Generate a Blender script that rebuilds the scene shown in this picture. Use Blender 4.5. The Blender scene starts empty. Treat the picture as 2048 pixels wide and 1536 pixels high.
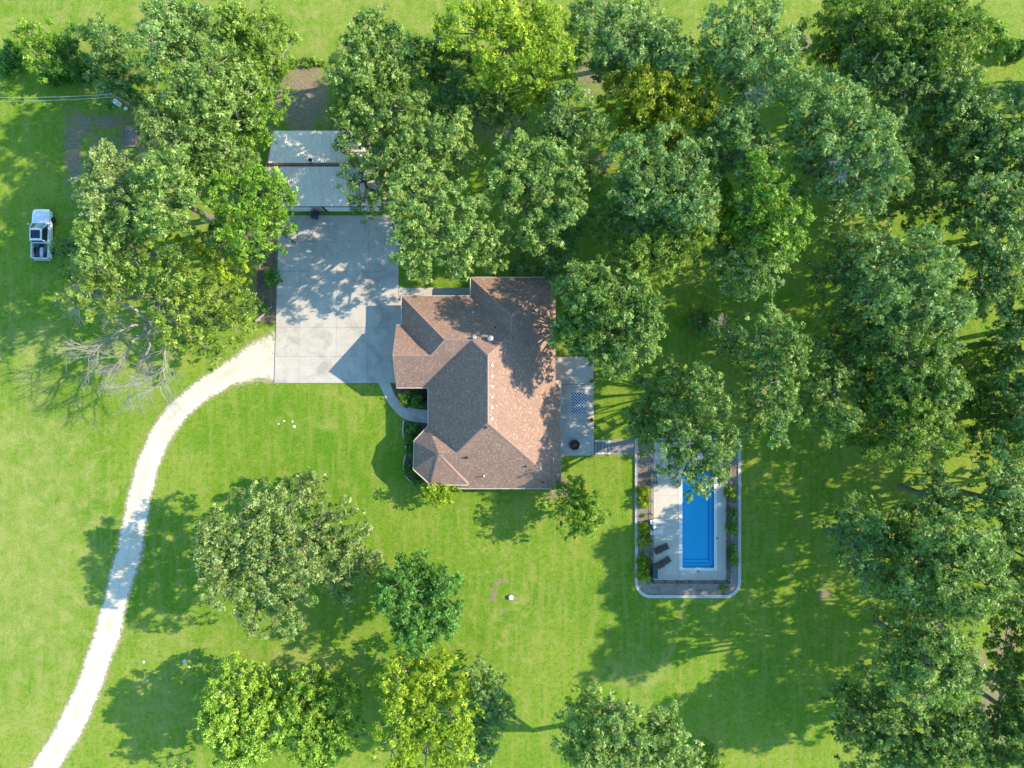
import bpy, bmesh, math, random
import numpy as np
from mathutils import Vector, Matrix
R = math.radians
SC = bpy.context.scene
COL = SC.collection
CAM_H = 78.0
PPM = 17.5                       # photograph pixels per metre on the ground

# ------------------------------------------------------------------ camera, sky, sun, exposure
cam = bpy.data.cameras.new('camera'); cam.lens = 24.0; cam.sensor_width = 36.0
cam.clip_start = 0.5; cam.clip_end = 3000
co = bpy.data.objects.new('camera', cam); co.location = (0, 0, CAM_H); COL.objects.link(co); SC.camera = co

SUN_EL, SUN_AZ = 32.0, 79.0      # elevation; bearing clockwise from +Y
W = bpy.data.worlds.new('World'); SC.world = W; W.use_nodes = True
nt = W.node_tree; bg = nt.nodes['Background']
sky = nt.nodes.new('ShaderNodeTexSky'); sky.sky_type = 'NISHITA'; sky.sun_disc = False
sky.sun_elevation = R(SUN_EL); sky.sun_rotation = R(SUN_AZ); sky.air_density = 1.0; sky.dust_density = 0.4; sky.ozone_density = 1.6
tint = nt.nodes.new('ShaderNodeMix'); tint.data_type = 'RGBA'; tint.blend_type = 'MULTIPLY'; tint.inputs[0].default_value = 1.
tint.inputs[7].default_value = (.76, 1.06, 1.10, 1); nt.links.new(sky.outputs[0], tint.inputs[6]); nt.links.new(tint.outputs[2], bg.inputs[0]); bg.inputs[1].default_value = 0.15
sl = bpy.data.lights.new('sun', 'SUN'); sl.energy = 3.5; sl.angle = R(0.5); sl.color = (1.0, 0.86, 0.64)
so = bpy.data.objects.new('sun', sl); COL.objects.link(so)
sd = Vector((math.sin(R(SUN_AZ)) * math.cos(R(SUN_EL)), math.cos(R(SUN_AZ)) * math.cos(R(SUN_EL)), math.sin(R(SUN_EL))))
so.rotation_euler = sd.to_track_quat('Z', 'Y').to_euler(); so.location = (60, 15, 60)
vs = SC.view_settings; vs.view_transform = 'Standard'; vs.look = 'None'; vs.gamma = 1; vs.use_curve_mapping = False
vs.exposure = 1.42
SC.cycles.max_bounces = 6; SC.cycles.diffuse_bounces = 3; SC.cycles.transparent_max_bounces = 8
SC.cycles.transmission_bounces = 4; SC.cycles.caustics_reflective = False; SC.cycles.caustics_refractive = False

# ------------------------------------------------------------------ helpers
def at(px, py, z=0.0):
    """world point at height z that stands where the photograph shows pixel (px, py)"""
    k = (CAM_H - z) / CAM_H / PPM
    return Vector(((px - 1024) * k, (768 - py) * k, z))

def node_mat(name, base=(.5, .5, .5), rough=.8, spec=.3, metal=0):
    m = bpy.data.materials.new(name); m.use_nodes = True
    b = m.node_tree.nodes['Principled BSDF']
    b.inputs['Base Color'].default_value = (*base, 1); b.inputs['Roughness'].default_value = rough
    b.inputs['Specular IOR Level'].default_value = spec; b.inputs['Metallic'].default_value = metal
    return m, m.node_tree, b

class NB:
    """small node-building helper"""
    def __init__(s, nt): s.nt = nt
    def n(s, t, **kw):
        nd = s.nt.nodes.new(t)
        for k, v in kw.items(): setattr(nd, k, v)
        return nd
    def l(s, a, b): s.nt.links.new(a, b)
    def noise(s, vec, scale, detail=4, rough=.55, dist=0):
        nd = s.n('ShaderNodeTexNoise'); nd.inputs['Scale'].default_value = scale; nd.inputs['Detail'].default_value = detail
        nd.inputs['Roughness'].default_value = rough; nd.inputs['Distortion'].default_value = dist
        if vec is not None: s.l(vec, nd.inputs['Vector'])
        return nd.outputs['Fac']
    def ramp(s, fac, stops):
        nd = s.n('ShaderNodeValToRGB'); cr = nd.color_ramp
        while len(cr.elements) < len(stops): cr.elements.new(.5)
        for e, (p, c) in zip(cr.elements, stops):
            e.position = p; e.color = (*c, 1) if len(c) == 3 else c
        s.l(fac, nd.inputs[0]); return nd.outputs[0]
    def val(s, fac, a, b, lo=0., hi=1.):
        nd = s.n('ShaderNodeMapRange'); nd.inputs[1].default_value = a; nd.inputs[2].default_value = b
        nd.inputs[3].default_value = lo; nd.inputs[4].default_value = hi; s.l(fac, nd.inputs[0]); return nd.outputs[0]
    def mix(s, fac, a, b, mode='MIX'):
        nd = s.n('ShaderNodeMix', data_type='RGBA', blend_type=mode)
        for sock, v in ((nd.inputs[0], fac), (nd.inputs[6], a), (nd.inputs[7], b)):
            if isinstance(v, (int, float)): sock.default_value = v
            elif isinstance(v, tuple): sock.default_value = (*v, 1)
            else: s.l(v, sock)
        return nd.outputs[2]
    def math(s, op, a, b=0.):
        nd = s.n('ShaderNodeMath', operation=op)
        for sock, v in ((nd.inputs[0], a), (nd.inputs[1], b)):
            if isinstance(v, (int, float)): sock.default_value = v
            else: s.l(v, sock)
        return nd.outputs[0]
    def bump(s, h, strength, dist=.05):
        nd = s.n('ShaderNodeBump'); nd.inputs['Strength'].default_value = strength; nd.inputs['Distance'].default_value = dist
        s.l(h, nd.inputs['Height']); return nd.outputs[0]
    def obj(s): return s.n('ShaderNodeTexCoord').outputs['Object']
    def pos(s): return s.n('ShaderNodeNewGeometry').outputs['Position']
    def attr(s, name):
        nd = s.n('ShaderNodeAttribute'); nd.attribute_name = name; return nd

def mottled(name, c1, c2, scale=3., rough=.85, bump=.3, fine=40., spec=.25, rnd=.08, metal=0, c3=None):
    """plain weathered surface: two tones of noise, fine grain, a little variation from piece to piece"""
    m, t, b = node_mat(name, c1, rough, spec, metal); N = NB(t); v = N.pos()
    a = N.noise(v, scale, 6, .6); f = N.noise(v, fine, 3, .7)
    col = N.ramp(a, [(.3, c1), (.7, c2)])
    if c3: col = N.mix(N.val(N.noise(v, scale * .35, 5, .7, .5), .5, .62), col, c3)
    g = N.val(f, .25, .75, .82, 1.16)
    gn = N.n('ShaderNodeCombineColor')
    for i in range(3): N.l(g, gn.inputs[i])
    col = N.mix(1., col, gn.outputs[0], 'MULTIPLY')
    oi = N.n('ShaderNodeObjectInfo'); r = N.val(oi.outputs['Random'], 0, 1, 1 - rnd, 1 + rnd)
    rn = N.n('ShaderNodeCombineColor')
    for i in range(3): N.l(r, rn.inputs[i])
    col = N.mix(1., col, rn.outputs[0], 'MULTIPLY')
    N.l(col, b.inputs['Base Color'])
    if bump: N.l(N.bump(f, bump, .02), b.inputs['Normal'])
    return m

def tag(o, label=None, cat=None, group=None, kind=None):
    if label: o['label'] = label
    if cat: o['category'] = cat
    if group: o['group'] = group
    if kind: o['kind'] = kind
    return o

def empty(name, loc, label, cat, group=None, rz=0):
    o = bpy.data.objects.new(name, None); COL.objects.link(o); o.location = loc; o.rotation_euler.z = rz
    o.empty_display_size = .3
    return tag(o, label, cat, group)

class MB:
    def __init__(s): s.v = []; s.f = []; s.uv = None
    def add(s, vs, fs):
        k = len(s.v); s.v += [tuple(v) for v in vs]; s.f += [tuple(i + k for i in f) for f in fs]; return s
    def box(s, x0, x1, y0, y1, z0, z1, M=None):
        vs = [Vector((x, y, z)) for z in (z0, z1) for x, y in ((x0, y0), (x1, y0), (x1, y1), (x0, y1))]
        if M is not None: vs = [M @ v for v in vs]
        return s.add(vs, [(3, 2, 1, 0), (4, 5, 6, 7), (0, 1, 5, 4), (1, 2, 6, 5), (2, 3, 7, 6), (3, 0, 4, 7)])
    def prism(s, pts, z0, z1):
        n = len(pts)
        a = sum(pts[i][0] * pts[(i + 1) % n][1] - pts[(i + 1) % n][0] * pts[i][1] for i in range(n))
        if a < 0: pts = pts[::-1]
        vs = [(p[0], p[1], z0) for p in pts] + [(p[0], p[1], z1) for p in pts]
        return s.add(vs, [tuple(range(n))[::-1], tuple(range(n, 2 * n))] + [(i, (i + 1) % n, n + (i + 1) % n, n + i) for i in range(n)])
    def tube(s, pts, rad, n=6, cap=True):
        pts = [Vector(p) for p in pts]
        if not hasattr(rad, '__len__'): rad = [rad] * len(pts)
        k = len(s.v); up = Vector((0, 0, 1)); prev = None
        for i, p in enumerate(pts):
            d = (pts[min(i + 1, len(pts) - 1)] - pts[max(i - 1, 0)])
            if d.length < 1e-6: d = Vector((0, 0, 1))
            d.normalize()
            if prev is None: a = d.cross(up) if abs(d.z) < .95 else d.cross(Vector((1, 0, 0)))
            else: a = prev - d * prev.dot(d)
            if a.length < 1e-5: a = d.orthogonal()
            a.normalize(); prev = a; b = d.cross(a)
            for j in range(n):
                t = 2 * math.pi * j / n
                s.v.append(tuple(p + (a * math.cos(t) + b * math.sin(t)) * rad[i]))
        for i in range(len(pts) - 1):
            for j in range(n):
                j2 = (j + 1) % n
                s.f.append((k + i * n + j, k + i * n + j2, k + (i + 1) * n + j2, k + (i + 1) * n + j))
        if cap:
            s.f.append(tuple(k + j for j in range(n))[::-1]); s.f.append(tuple(k + (len(pts) - 1) * n + j for j in range(n)))
        return s
    def lathe(s, prof, n=16, c=(0, 0, 0)):
        k = len(s.v)
        for r, z in prof:
            for j in range(n):
                t = 2 * math.pi * j / n; s.v.append((c[0] + r * math.cos(t), c[1] + r * math.sin(t), c[2] + z))
        for i in range(len(prof) - 1):
            for j in range(n):
                j2 = (j + 1) % n; s.f.append((k + i * n + j, k + i * n + j2, k + (i + 1) * n + j2, k + (i + 1) * n + j))
        s.f.append(tuple(k + j for j in range(n))[::-1]); s.f.append(tuple(k + (len(prof) - 1) * n + j for j in range(n)))
        return s
    def build(s, name, mat, parent=None, smooth=False, bevel=0, origin=None):
        me = bpy.data.meshes.new(name)
        vs = s.v
        if origin is not None: vs = [(v[0] - origin[0], v[1] - origin[1], v[2] - origin[2]) for v in vs]
        me.from_pydata(vs, [], s.f); me.update()
        if smooth: me.polygons.foreach_set('use_smooth', [True] * len(me.polygons))
        if mat: me.materials.append(mat)
        o = bpy.data.objects.new(name, me); COL.objects.link(o)
        if parent: o.parent = parent
        if origin is not None: o.location = origin
        if bevel:
            md = o.modifiers.new('bevel', 'BEVEL'); md.width = bevel; md.segments = 2; md.limit_method = 'ANGLE'
        return o

def at_xy(px, py): p = at(px, py); return (p.x, p.y)

def copy_tree(o, parent=None):
    c = o.copy(); COL.objects.link(c)
    if parent: c.parent = parent
    for ch in list(o.children): copy_tree(ch, c)
    return c

# ------------------------------------------------------------------ materials
M = {}
M['concrete'] = mottled('concrete', (.43, .39, .335), (.50, .46, .40), .8, .9, .25, 14., .2, .02, c3=(.36, .33, .285))
M['deck'] = mottled('pool_deck_concrete', (.50, .45, .375), (.56, .51, .435), 1.3, .9, .2, 18., .2, .02)
M['kerb'] = mottled('kerb_concrete', (.46, .44, .40), (.55, .52, .47), 2., .9, .2, 25., .2, .03)
M['joint'] = mottled('joint_dirt', (.16, .145, .12), (.22, .2, .17), 4., .95, .1)
M['coping'] = mottled('white_coping', (.70, .69, .65), (.64, .63, .60), 3., .6, .05, 20., .4, .02)
M['white'] = mottled('white_paint', (.74, .75, .75), (.66, .67, .68), 2., .5, .05, 20., .4, .02)
M['trim'] = mottled('pale_trim', (.40, .36, .31), (.5, .45, .4), 2., .5, .05, 20., .4, .02)
M['brick'] = mottled('tan_brick', (.30, .20, .14), (.38, .26, .19), 6., .9, .4, 14., .2, .05)
M['tanmetal'] = mottled('tan_ribbed_metal', (.70, .61, .52), (.78, .68, .58), .9, .5, .05, 8., .4, .02)
M['tanwall'] = mottled('tan_wall_panel', (.40, .34, .27), (.45, .38, .30), .9, .6, .05, 8., .3, .02)
M['redtrim'] = mottled('red_brown_metal', (.14, .06, .045), (.19, .085, .065), 2., .5, .05, 20., .4, .05)
M['black'] = mottled('black_metal', (.022, .022, .024), (.035, .035, .038), 5., .45, .05, 30., .5, .05)
M['darkgreen'] = mottled('dark_teal_plastic', (.012, .07, .06), (.018, .10, .085), 3., .45, .05, 20., .4, .05)
M['darkblue'] = mottled('dark_blue_plastic', (.018, .045, .075), (.025, .06, .1), 3., .5, .05, 20., .4, .05)
M['wicker'] = mottled('brown_wicker', (.055, .035, .03), (.095, .065, .055), 9., .75, .5, 45., .3, .1)
M['bark'] = mottled('grey_bark', (.12, .11, .095), (.22, .21, .19), 2., .95, .5, 12., .15, .12)
M['deadwood'] = mottled('bleached_wood', (.25, .235, .21), (.38, .36, .33), 2., .9, .4, 14., .2, .05)
M['mulch'] = mottled('bark_mulch', (.10, .07, .052), (.19, .14, .105), 3., .95, .8, 16., .1, .05)
M['bedsoil'] = mottled('garden_soil', (.24, .185, .135), (.33, .26, .2), 3., .95, .6, 14., .1, .05)
M['stonebed'] = mottled('stone_mulch', (.22, .18, .145), (.34, .29, .245), 2.2, .95, .9, 11., .15, .05, c3=(.16, .11, .08))
M['stone'] = mottled('pale_stone', (.42, .38, .32), (.58, .53, .46), 8., .9, .3, 20., .2, .2)
M['paver'] = mottled('grey_paver', (.22, .20, .19), (.32, .29, .27), 5., .9, .3, 20., .2, .1)
M['slate'] = mottled('blue_grey_tread', (.20, .23, .22), (.28, .28, .25), 4., .85, .3, 18., .2, .25)
M['wood'] = mottled('weathered_wood', (.22, .17, .12), (.32, .26, .2), 4., .9, .3, 20., .2, .1)
M['polewood'] = mottled('utility_pole_wood', (.24, .19, .15), (.33, .27, .22), 4., .9, .3, 20., .2, .1)
M['galv'] = mottled('galvanised', (.5, .52, .53), (.6, .61, .62), 4., .4, .05, 20., .5, .05, .6)
M['terracotta'] = mottled('terracotta', (.28, .12, .06), (.35, .16, .09), 6., .85, .2, 20., .2, .05)
M['tyre'] = mottled('tyre_rubber', (.025, .023, .022), (.05, .042, .036), 8., .85, .3, 30., .2, .05)
M['rust'] = mottled('rusty_steel', (.10, .05, .035), (.06, .045, .04), 10., .85, .3, 30., .3, .05)
M['alu'] = mottled('aluminium', (.45, .46, .48), (.55, .56, .58), 4., .35, .05, 30., .5, .05, .7)
m, t, b = node_mat('white_car_paint', (.72, .74, .76), .22, .5); b.inputs['Coat Weight'].default_value = .5; b.inputs['Coat Roughness'].default_value = .05; M['carpaint'] = m
m, t, b = node_mat('dark_glass', (.012, .03, .04), .06, .6); M['glass'] = m
m, t, b = node_mat('windscreen_glass', (.03, .10, .12), .05, .8); M['windscreen'] = m
m, t, b = node_mat('lamp_red', (.35, .02, .02), .2, .5); M['redlamp'] = m
m, t, b = node_mat('lamp_clear', (.6, .62, .65), .12, .6); M['lamp'] = m

# asphalt shingles: UV in metres (u along the eave, v up the slope)
m, t, b = node_mat('asphalt_shingle', (.3, .2, .15), .92, .15); N = NB(t)
uv = N.n('ShaderNodeUVMap'); uv.uv_map = 'UVMap'
br = N.n('ShaderNodeTexBrick'); br.offset = .5; br.inputs['Scale'].default_value = 1.0
br.inputs['Brick Width'].default_value = .17; br.inputs['Row Height'].default_value = .145; br.inputs['Mortar Size'].default_value = .012
br.inputs['Mortar Smooth'].default_value = .3; br.inputs['Bias'].default_value = 0.
br.inputs['Color1'].default_value = (0, 0, 0, 1); br.inputs['Color2'].default_value = (1, 1, 1, 1); br.inputs['Mortar'].default_value = (.2, .2, .2, 1)
N.l(uv.outputs[0], br.inputs['Vector'])
rc = N.ramp(br.outputs['Color'], [(0, (.262, .165, .128)), (.4, (.300, .190, .146)), (.7, (.325, .208, .158)), (.9, (.37, .245, .184)), (1, (.47, .335, .245))])
big = N.val(N.noise(uv.outputs[0], .7, 5, .6), .3, .7, .92, 1.07)
fine = N.val(N.noise(uv.outputs[0], 14., 3, .7), .25, .75, .75, 1.25)
f2 = N.math('MULTIPLY', big, fine); cc = N.n('ShaderNodeCombineColor')
for i in range(3): N.l(f2, cc.inputs[i])
col = N.mix(1., rc, cc.outputs[0], 'MULTIPLY')
col = N.mix(N.math('MULTIPLY', br.outputs['Fac'], .3), col, (.09, .06, .05))
N.l(col, b.inputs['Base Color'])
h = N.math('ADD', N.math('MULTIPLY', br.outputs['Fac'], -1.), N.math('MULTIPLY', fine, .3)); N.l(N.bump(h, .5, .02), b.inputs['Normal'])
M['shingle'] = m
M['ridgecap'] = mottled('ridge_cap_shingle', (.30, .185, .15), (.38, .25, .20), 5., .9, .4, 12., .15, .03)

# gravel
m, t, b = node_mat('limestone_gravel', (.6, .57, .5), .95, .15); N = NB(t); v = N.pos()
a = N.noise(v, 9., 5, .75); c_ = N.noise(v, .45, 4, .6)
col = N.ramp(a, [(.28, (.34, .29, .22)), (.42, (.52, .465, .375)), (.6, (.63, .58, .48))])
at_ = N.attr('edge')
worn = N.math('MULTIPLY', N.val(N.math('ADD', c_, N.math('MULTIPLY', N.attr('mid').outputs['Fac'], .12)), .52, .70), .55)
col = N.mix(worn, col, (.46, .38, .27))
th = N.math('SUBTRACT', N.math('ADD', at_.outputs['Fac'], N.math('MULTIPLY', N.noise(v, 2.4, 6, .85), 2.6)), 1.55)
th = N.val(th, .25, .42)
col = N.mix(N.math('MULTIPLY', th, .9), col, N.ramp(N.noise(v, 1.3, 4, .6), [(.4, (.16, .215, .04)), (.62, (.30, .25, .13))]))
N.l(col, b.inputs['Base Color']); N.l(N.bump(a, .5, .05), b.inputs['Normal']); M['gravel'] = m

# turf: attribute 'soil' (bare earth) and 'dry' (straw-coloured turf) set per vertex, broken up by noise
m, t, b = node_mat('turf', (.15, .25, .03), .9, .12); N = NB(t); v = N.pos()
n1 = N.noise(v, .06, 4, .6, .6); n2 = N.noise(v, .55, 5, .65, .4); n3 = N.noise(v, 7., 4, .8); n4 = N.noise(v, 2.2, 4, .7)
g = N.ramp(n1, [(.32, (.098, .208, .012)), (.5, (.148, .246, .018)), (.68, (.215, .284, .036))])
g = N.mix(N.math('MULTIPLY', N.val(n2, .50, .72), .7), g, (.27, .285, .06))
g = N.mix(N.math('MULTIPLY', N.val(n4, .52, .40), .5), g, (.060, .165, .010))
mp = N.n('ShaderNodeMapping'); mp.inputs['Rotation'].default_value = (0, 0, R(6)); mp.inputs['Scale'].default_value = (1, .12, 1); N.l(v, mp.inputs[0])
stripe = N.noise(mp.outputs[0], 1.5, 3, .5)
g = N.mix(N.math('MULTIPLY', N.val(stripe, .46, .66), .42), g, (.26, .285, .065))
mp2 = N.n('ShaderNodeMapping'); mp2.inputs['Location'].default_value = (.1, 24.4, 0); N.l(v, mp2.inputs[0])
wv = N.n('ShaderNodeTexWave', wave_type='RINGS', rings_direction='Z'); wv.inputs['Scale'].default_value = .26; wv.inputs['Distortion'].default_value = 9.; wv.inputs['Detail'].default_value = 3; wv.inputs['Detail Scale'].default_value = .5
N.l(mp2.outputs[0], wv.inputs['Vector'])
dst = N.n('ShaderNodeVectorMath', operation='LENGTH'); N.l(mp2.outputs[0], dst.inputs[0])
g = N.mix(N.math('MULTIPLY', N.math('MULTIPLY', N.val(wv.outputs['Fac'], .45, 1.), N.val(dst.outputs['Value'], 15., 5.)), N.val(n4, .4, .65, 0., .38)), g, (.27, .27, .075))
spk = N.noise(v, 2.6, 5, .85, 1.)
g = N.mix(N.math('MULTIPLY', N.val(spk, .63, .72), .55), g, (.30, .25, .12))
dry = N.math('ADD', N.attr('dry').outputs['Fac'], N.math('MULTIPLY', N.math('SUBTRACT', n2, .5), 1.4))
g = N.mix(N.math('MULTIPLY', N.val(dry, .3, .95), .75), g, (.315, .325, .10))
gr = N.val(n3, .28, .72, .62, 1.38); cc = N.n('ShaderNodeCombineColor')
for i in range(3): N.l(gr, cc.inputs[i])
g = N.mix(1., g, cc.outputs[0], 'MULTIPLY')
soil = N.math('ADD', N.attr('soil').outputs['Fac'], N.math('MULTIPLY', N.math('SUBTRACT', N.noise(v, 1.1, 6, .75), .5), 1.9))
sf = N.val(soil, .42, .72)
sc_ = N.ramp(N.noise(v, 5., 5, .75), [(.3, (.14, .095, .065)), (.5, (.25, .185, .13)), (.7, (.36, .285, .21))])
g = N.mix(N.math('MULTIPLY', sf, .92), g, sc_)
N.l(g, b.inputs['Base Color']); N.l(N.bump(N.math('ADD', n3, N.math('MULTIPLY', n4, .6)), .7, .09), b.inputs['Normal']); M['turf'] = m

def leaf_mat(name, dark, mid, lit, rough=.5, trans=.30, spec=.35):
    m, t, b = node_mat(name, mid, rough, spec); N = NB(t)
    a = N.attr('tint')
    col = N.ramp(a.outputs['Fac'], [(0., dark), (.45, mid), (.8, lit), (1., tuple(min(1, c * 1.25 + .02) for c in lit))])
    N.l(col, b.inputs['Base Color'])
    tr = N.n('ShaderNodeBsdfTranslucent'); tc = N.mix(.6, col, (.24, .46, .02)); N.l(tc, tr.inputs['Color'])
    mx = N.n('ShaderNodeMixShader'); mx.inputs[0].default_value = trans
    out = t.nodes['Material Output']; N.l(b.outputs[0], mx.inputs[1]); N.l(tr.outputs[0], mx.inputs[2]); N.l(mx.outputs[0], out.inputs['Surface'])
    return m
LEAF = {
    'oak': leaf_mat('oak_leaf', (.048, .112, .016), (.148, .262, .038), (.355, .465, .125)),
    'blue': leaf_mat('bluish_leaf', (.044, .112, .020), (.132, .252, .046), (.325, .445, .145)),
    'grey': leaf_mat('grey_green_leaf', (.062, .115, .020), (.180, .275, .052), (.43, .50, .19), .5),
    'limeoak': leaf_mat('lime_oak_leaf', (.075, .140, .014), (.185, .285, .028), (.360, .440, .085)),
    'lime': leaf_mat('lime_leaf', (.100, .190, .008), (.270, .400, .014), (.480, .570, .045)),
    'yellow': leaf_mat('yellow_green_leaf', (.085, .130, .006), (.240, .300, .010), (.43, .47, .025)),
    'fresh': leaf_mat('fresh_green_leaf', (.055, .145, .010), (.155, .305, .018), (.330, .490, .055)),
    'deep': leaf_mat('deep_green_leaf', (.030, .105, .012), (.070, .200, .022), (.140, .310, .050)),
    'olive': leaf_mat('olive_leaf', (.058, .130, .012), (.145, .255, .022), (.300, .405, .055)),
    'gold': leaf_mat('golden_shrub_leaf', (.11, .18, .008), (.29, .40, .015), (.50, .56, .035)),
    'red': leaf_mat('dark_red_leaf', (.07, .02, .018), (.14, .04, .03), (.22, .06, .045)),
}

# ------------------------------------------------------------------ ground sheet (with the pool basin's opening)
PX0, PX1, PY0, PY1 = 1363.5, 1428.5, 940., 1136.
pl, pr = at(PX0, 0).x, at(PX1, 0).x; pt, pb = at(0, PY0).y, at(0, PY1).y
def axis(lo, hi, step, extra, far):
    a = list(np.arange(lo, hi + .01, step)); a += [e for e in extra]; a += far
    a = sorted(set(round(float(x), 4) for x in a)); out = [a[0]]
    for x in a[1:]:
        if x - out[-1] < .06 and x not in [round(e, 4) for e in extra]: continue
        out.append(x)
    return np.array(out)
xs = axis(-64, 64, .5, [pl - .1, pr + .1], [-700, -350, -180, -110, -80, 80, 110, 180, 350, 700])
ys = axis(-50, 50, .5, [pb - .1, pt + .1], [-700, -350, -180, -110, -70, 70, 110, 180, 350, 700])
GX, GY = np.meshgrid(xs, ys)
nx, ny = len(xs), len(ys)
fx = GX * PPM + 1024; fy = 768 - GY * PPM     # photograph coordinates of each ground vertex, for the patches below
def ell(cx, cy, rx, ry, p=2.):
    return np.clip(1.25 - np.sqrt(((fx - cx) / rx) ** 2 + ((fy - cy) / ry) ** 2) * .75, 0, 1)
soil = np.zeros_like(fx); dryv = np.zeros_like(fx)
def patch(arr, cx, cy, rx, ry, amp=1.): np.maximum(arr, ell(cx, cy, rx, ry) * amp, out=arr)
for p in [(985, 1190, 7, 26, .85), (1003, 1163, 16, 7, .8), (1012, 1225, 12, 5, .7), (930, 1172, 14, 6, .55), (1070, 1200, 5, 20, .5), (300, 640, 40, 25, .35), (615, 845, 16, 10, .45), (210, 310, 75, 80, .62), (145, 300, 22, 100, .75), (605, 200, 55, 70, 1.), (610, 150, 50, 25, .8), (700, 290, 80, 40, .8), (530, 570, 30, 70, .75), (540, 470, 25, 60, .8), (500, 420, 50, 60, .7),
          (160, 250, 30, 30, .8), (152, 330, 16, 70, .8), (215, 240, 70, 14, .8), (262, 275, 30, 25, .8), (300, 300, 60, 60, .55),
          (690, 245, 70, 30, .6), (1000, 250, 90, 50, .6), (870, 250, 40, 60, .55), (1180, 150, 40, 50, .7), (1200, 320, 40, 30, .65), (1230, 170, 40, 40, .6),
          (1600, 90, 40, 30, .65), (1660, 115, 40, 20, .65), (1770, 155, 40, 25, .65), (1620, 310, 35, 30, .6), (1240, 450, 40, 30, .55),
          (850, 480, 60, 40, .4), (1120, 975, 26, 30, .75), (1105, 990, 22, 16, .6), (1022, 1195, 15, 11, .62),
          (1650, 1190, 22, 16, .75), (1720, 1130, 30, 12, .7), (1225, 1420, 30, 18, .7), (1220, 1340, 20, 22, .45), (1990, 1400, 40, 90, .75), (2010, 1290, 40, 60, .7),
          (1960, 1320, 25, 40, .6), (2000, 1500, 60, 40, .6), (1405, 650, 45, 40, .5), (880, 985, 40, 14, .45), (20, 120, 60, 18, .5), (540, 640, 25, 25, .5),
          (500, 1300, 30, 20, .42), (540, 1350, 30, 14, .42), (1640, 820, 30, 20, .4), (1930, 730, 30, 20, .5), (350, 420, 120, 90, .45), (420, 160, 80, 60, .5),
          (1500, 100, 60, 60, .4), (1780, 380, 60, 60, .35), (1830, 210, 90, 60, .4)]:
    patch(soil, *p)
np.maximum(dryv, np.clip((150 - fy) / 60, 0, 1) * .5, out=dryv)
np.maximum(dryv, np.clip(1 - abs(fx - 70 - (fy - 900) * .02) / 45, 0, 1) * np.clip((fy - 600) / 200, 0, 1) * .62, out=dryv)
for p in [(60, 1080, 190, 480, .62), (330, 1350, 160, 260, .4), (620, 830, 160, 40, .3), (590, 1330, 190, 50, .62), (340, 1370, 90, 60, .45), (1050, 1270, 90, 130, .40), (60, 690, 90, 60, .7), (70, 760, 80, 60, .6), (1290, 1350, 90, 80, .55), (640, 110, 90, 60, .6), (320, 20, 240, 30, .45),
          (1000, 20, 200, 30, .5), (1350, 20, 200, 30, .4), (1750, 980, 90, 60, .35), (1480, 1180, 160, 200, .25), (950, 1130, 120, 60, .3)]:
    patch(dryv, *p)
gv = np.stack([GX, GY, np.zeros_like(GX)], -1).reshape(-1, 3)
ii, jj = np.meshgrid(np.arange(nx - 1), np.arange(ny - 1))
cxm = (xs[ii] + xs[ii + 1]) / 2; cym = (ys[jj] + ys[jj + 1]) / 2
keep = ~((cxm > pl - .1) & (cxm < pr + .1) & (cym > pb - .1) & (cym < pt + .1))
a0 = (jj * nx + ii)[keep]
quads = np.stack([a0, a0 + 1, a0 + nx + 1, a0 + nx], -1)
def np_mesh(name, verts, quads, mat):
    me = bpy.data.meshes.new(name); n = len(quads); k = quads.shape[1]
    me.vertices.add(len(verts)); me.vertices.foreach_set('co', np.ascontiguousarray(verts, dtype=np.float32).ravel())
    me.loops.add(n * k); me.loops.foreach_set('vertex_index', np.ascontiguousarray(quads, dtype=np.int32).ravel())
    me.polygons.add(n); me.polygons.foreach_set('loop_start', np.arange(0, n * k, k, dtype=np.int32))
    me.materials.append(mat); me.update(calc_edges=True)
    return me
me = np_mesh('lawn_ground', gv, quads, M['turf'])
for nm, arr in (('soil', soil), ('dry', dryv)):
    at_ = me.attributes.new(nm, 'FLOAT', 'POINT'); at_.data.foreach_set('value', arr.astype(np.float32).ravel())
g = bpy.data.objects.new('ground', me); COL.objects.link(g); tag(g, kind='structure')

# ------------------------------------------------------------------ gravel drive (ragged edges)
rnd = random.Random(5)
L = [(556, 655), (520, 672), (485, 695), (450, 722), (410, 748), (370, 778), (335, 810), (308, 845), (287, 885), (270, 930), (257, 975), (246, 1025), (236, 1075), (222, 1130), (204, 1200), (190, 1250), (172, 1305), (149, 1368), (111, 1446), (56, 1536), (20, 1590), (-60, 1700)]
Rr = [(556, 770), (530, 764), (505, 766), (470, 774), (438, 789), (405, 810), (375, 840), (350, 872), (332, 905), (318, 945), (308, 985), (300, 1025), (292, 1075), (278, 1140), (258, 1200), (247, 1265), (230, 1310), (209, 1368), (178, 1446), (124, 1536), (95, 1590), (20, 1700)]
def resample(pts, n):
    P = [Vector((p[0], p[1], 0)) for p in pts]
    out = []
    for k in range(n):
        t = k / (n - 1) * (len(P) - 1); i = min(int(t), len(P) - 2); f = t - i
        p0, p1, p2, p3 = P[max(i - 1, 0)], P[i], P[i + 1], P[min(i + 2, len(P) - 1)]
        out.append(.5 * ((2 * p1) + (-p0 + p2) * f + (2 * p0 - 5 * p1 + 4 * p2 - p3) * f * f + (-p0 + 3 * p1 - 3 * p2 + p3) * f ** 3))
    return out
NS, NW = 700, 18
La, Ra = resample(L, NS), resample(Rr, NS)
vv = np.zeros((NS, NW + 1, 3)); ed = np.zeros((NS, NW + 1))
def wob(k, s): return math.sin(k * .13 + s) * .5 + math.sin(k * .37 + s * 2) * .35 + math.sin(k * 1.1 + s * 3) * .3
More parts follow.
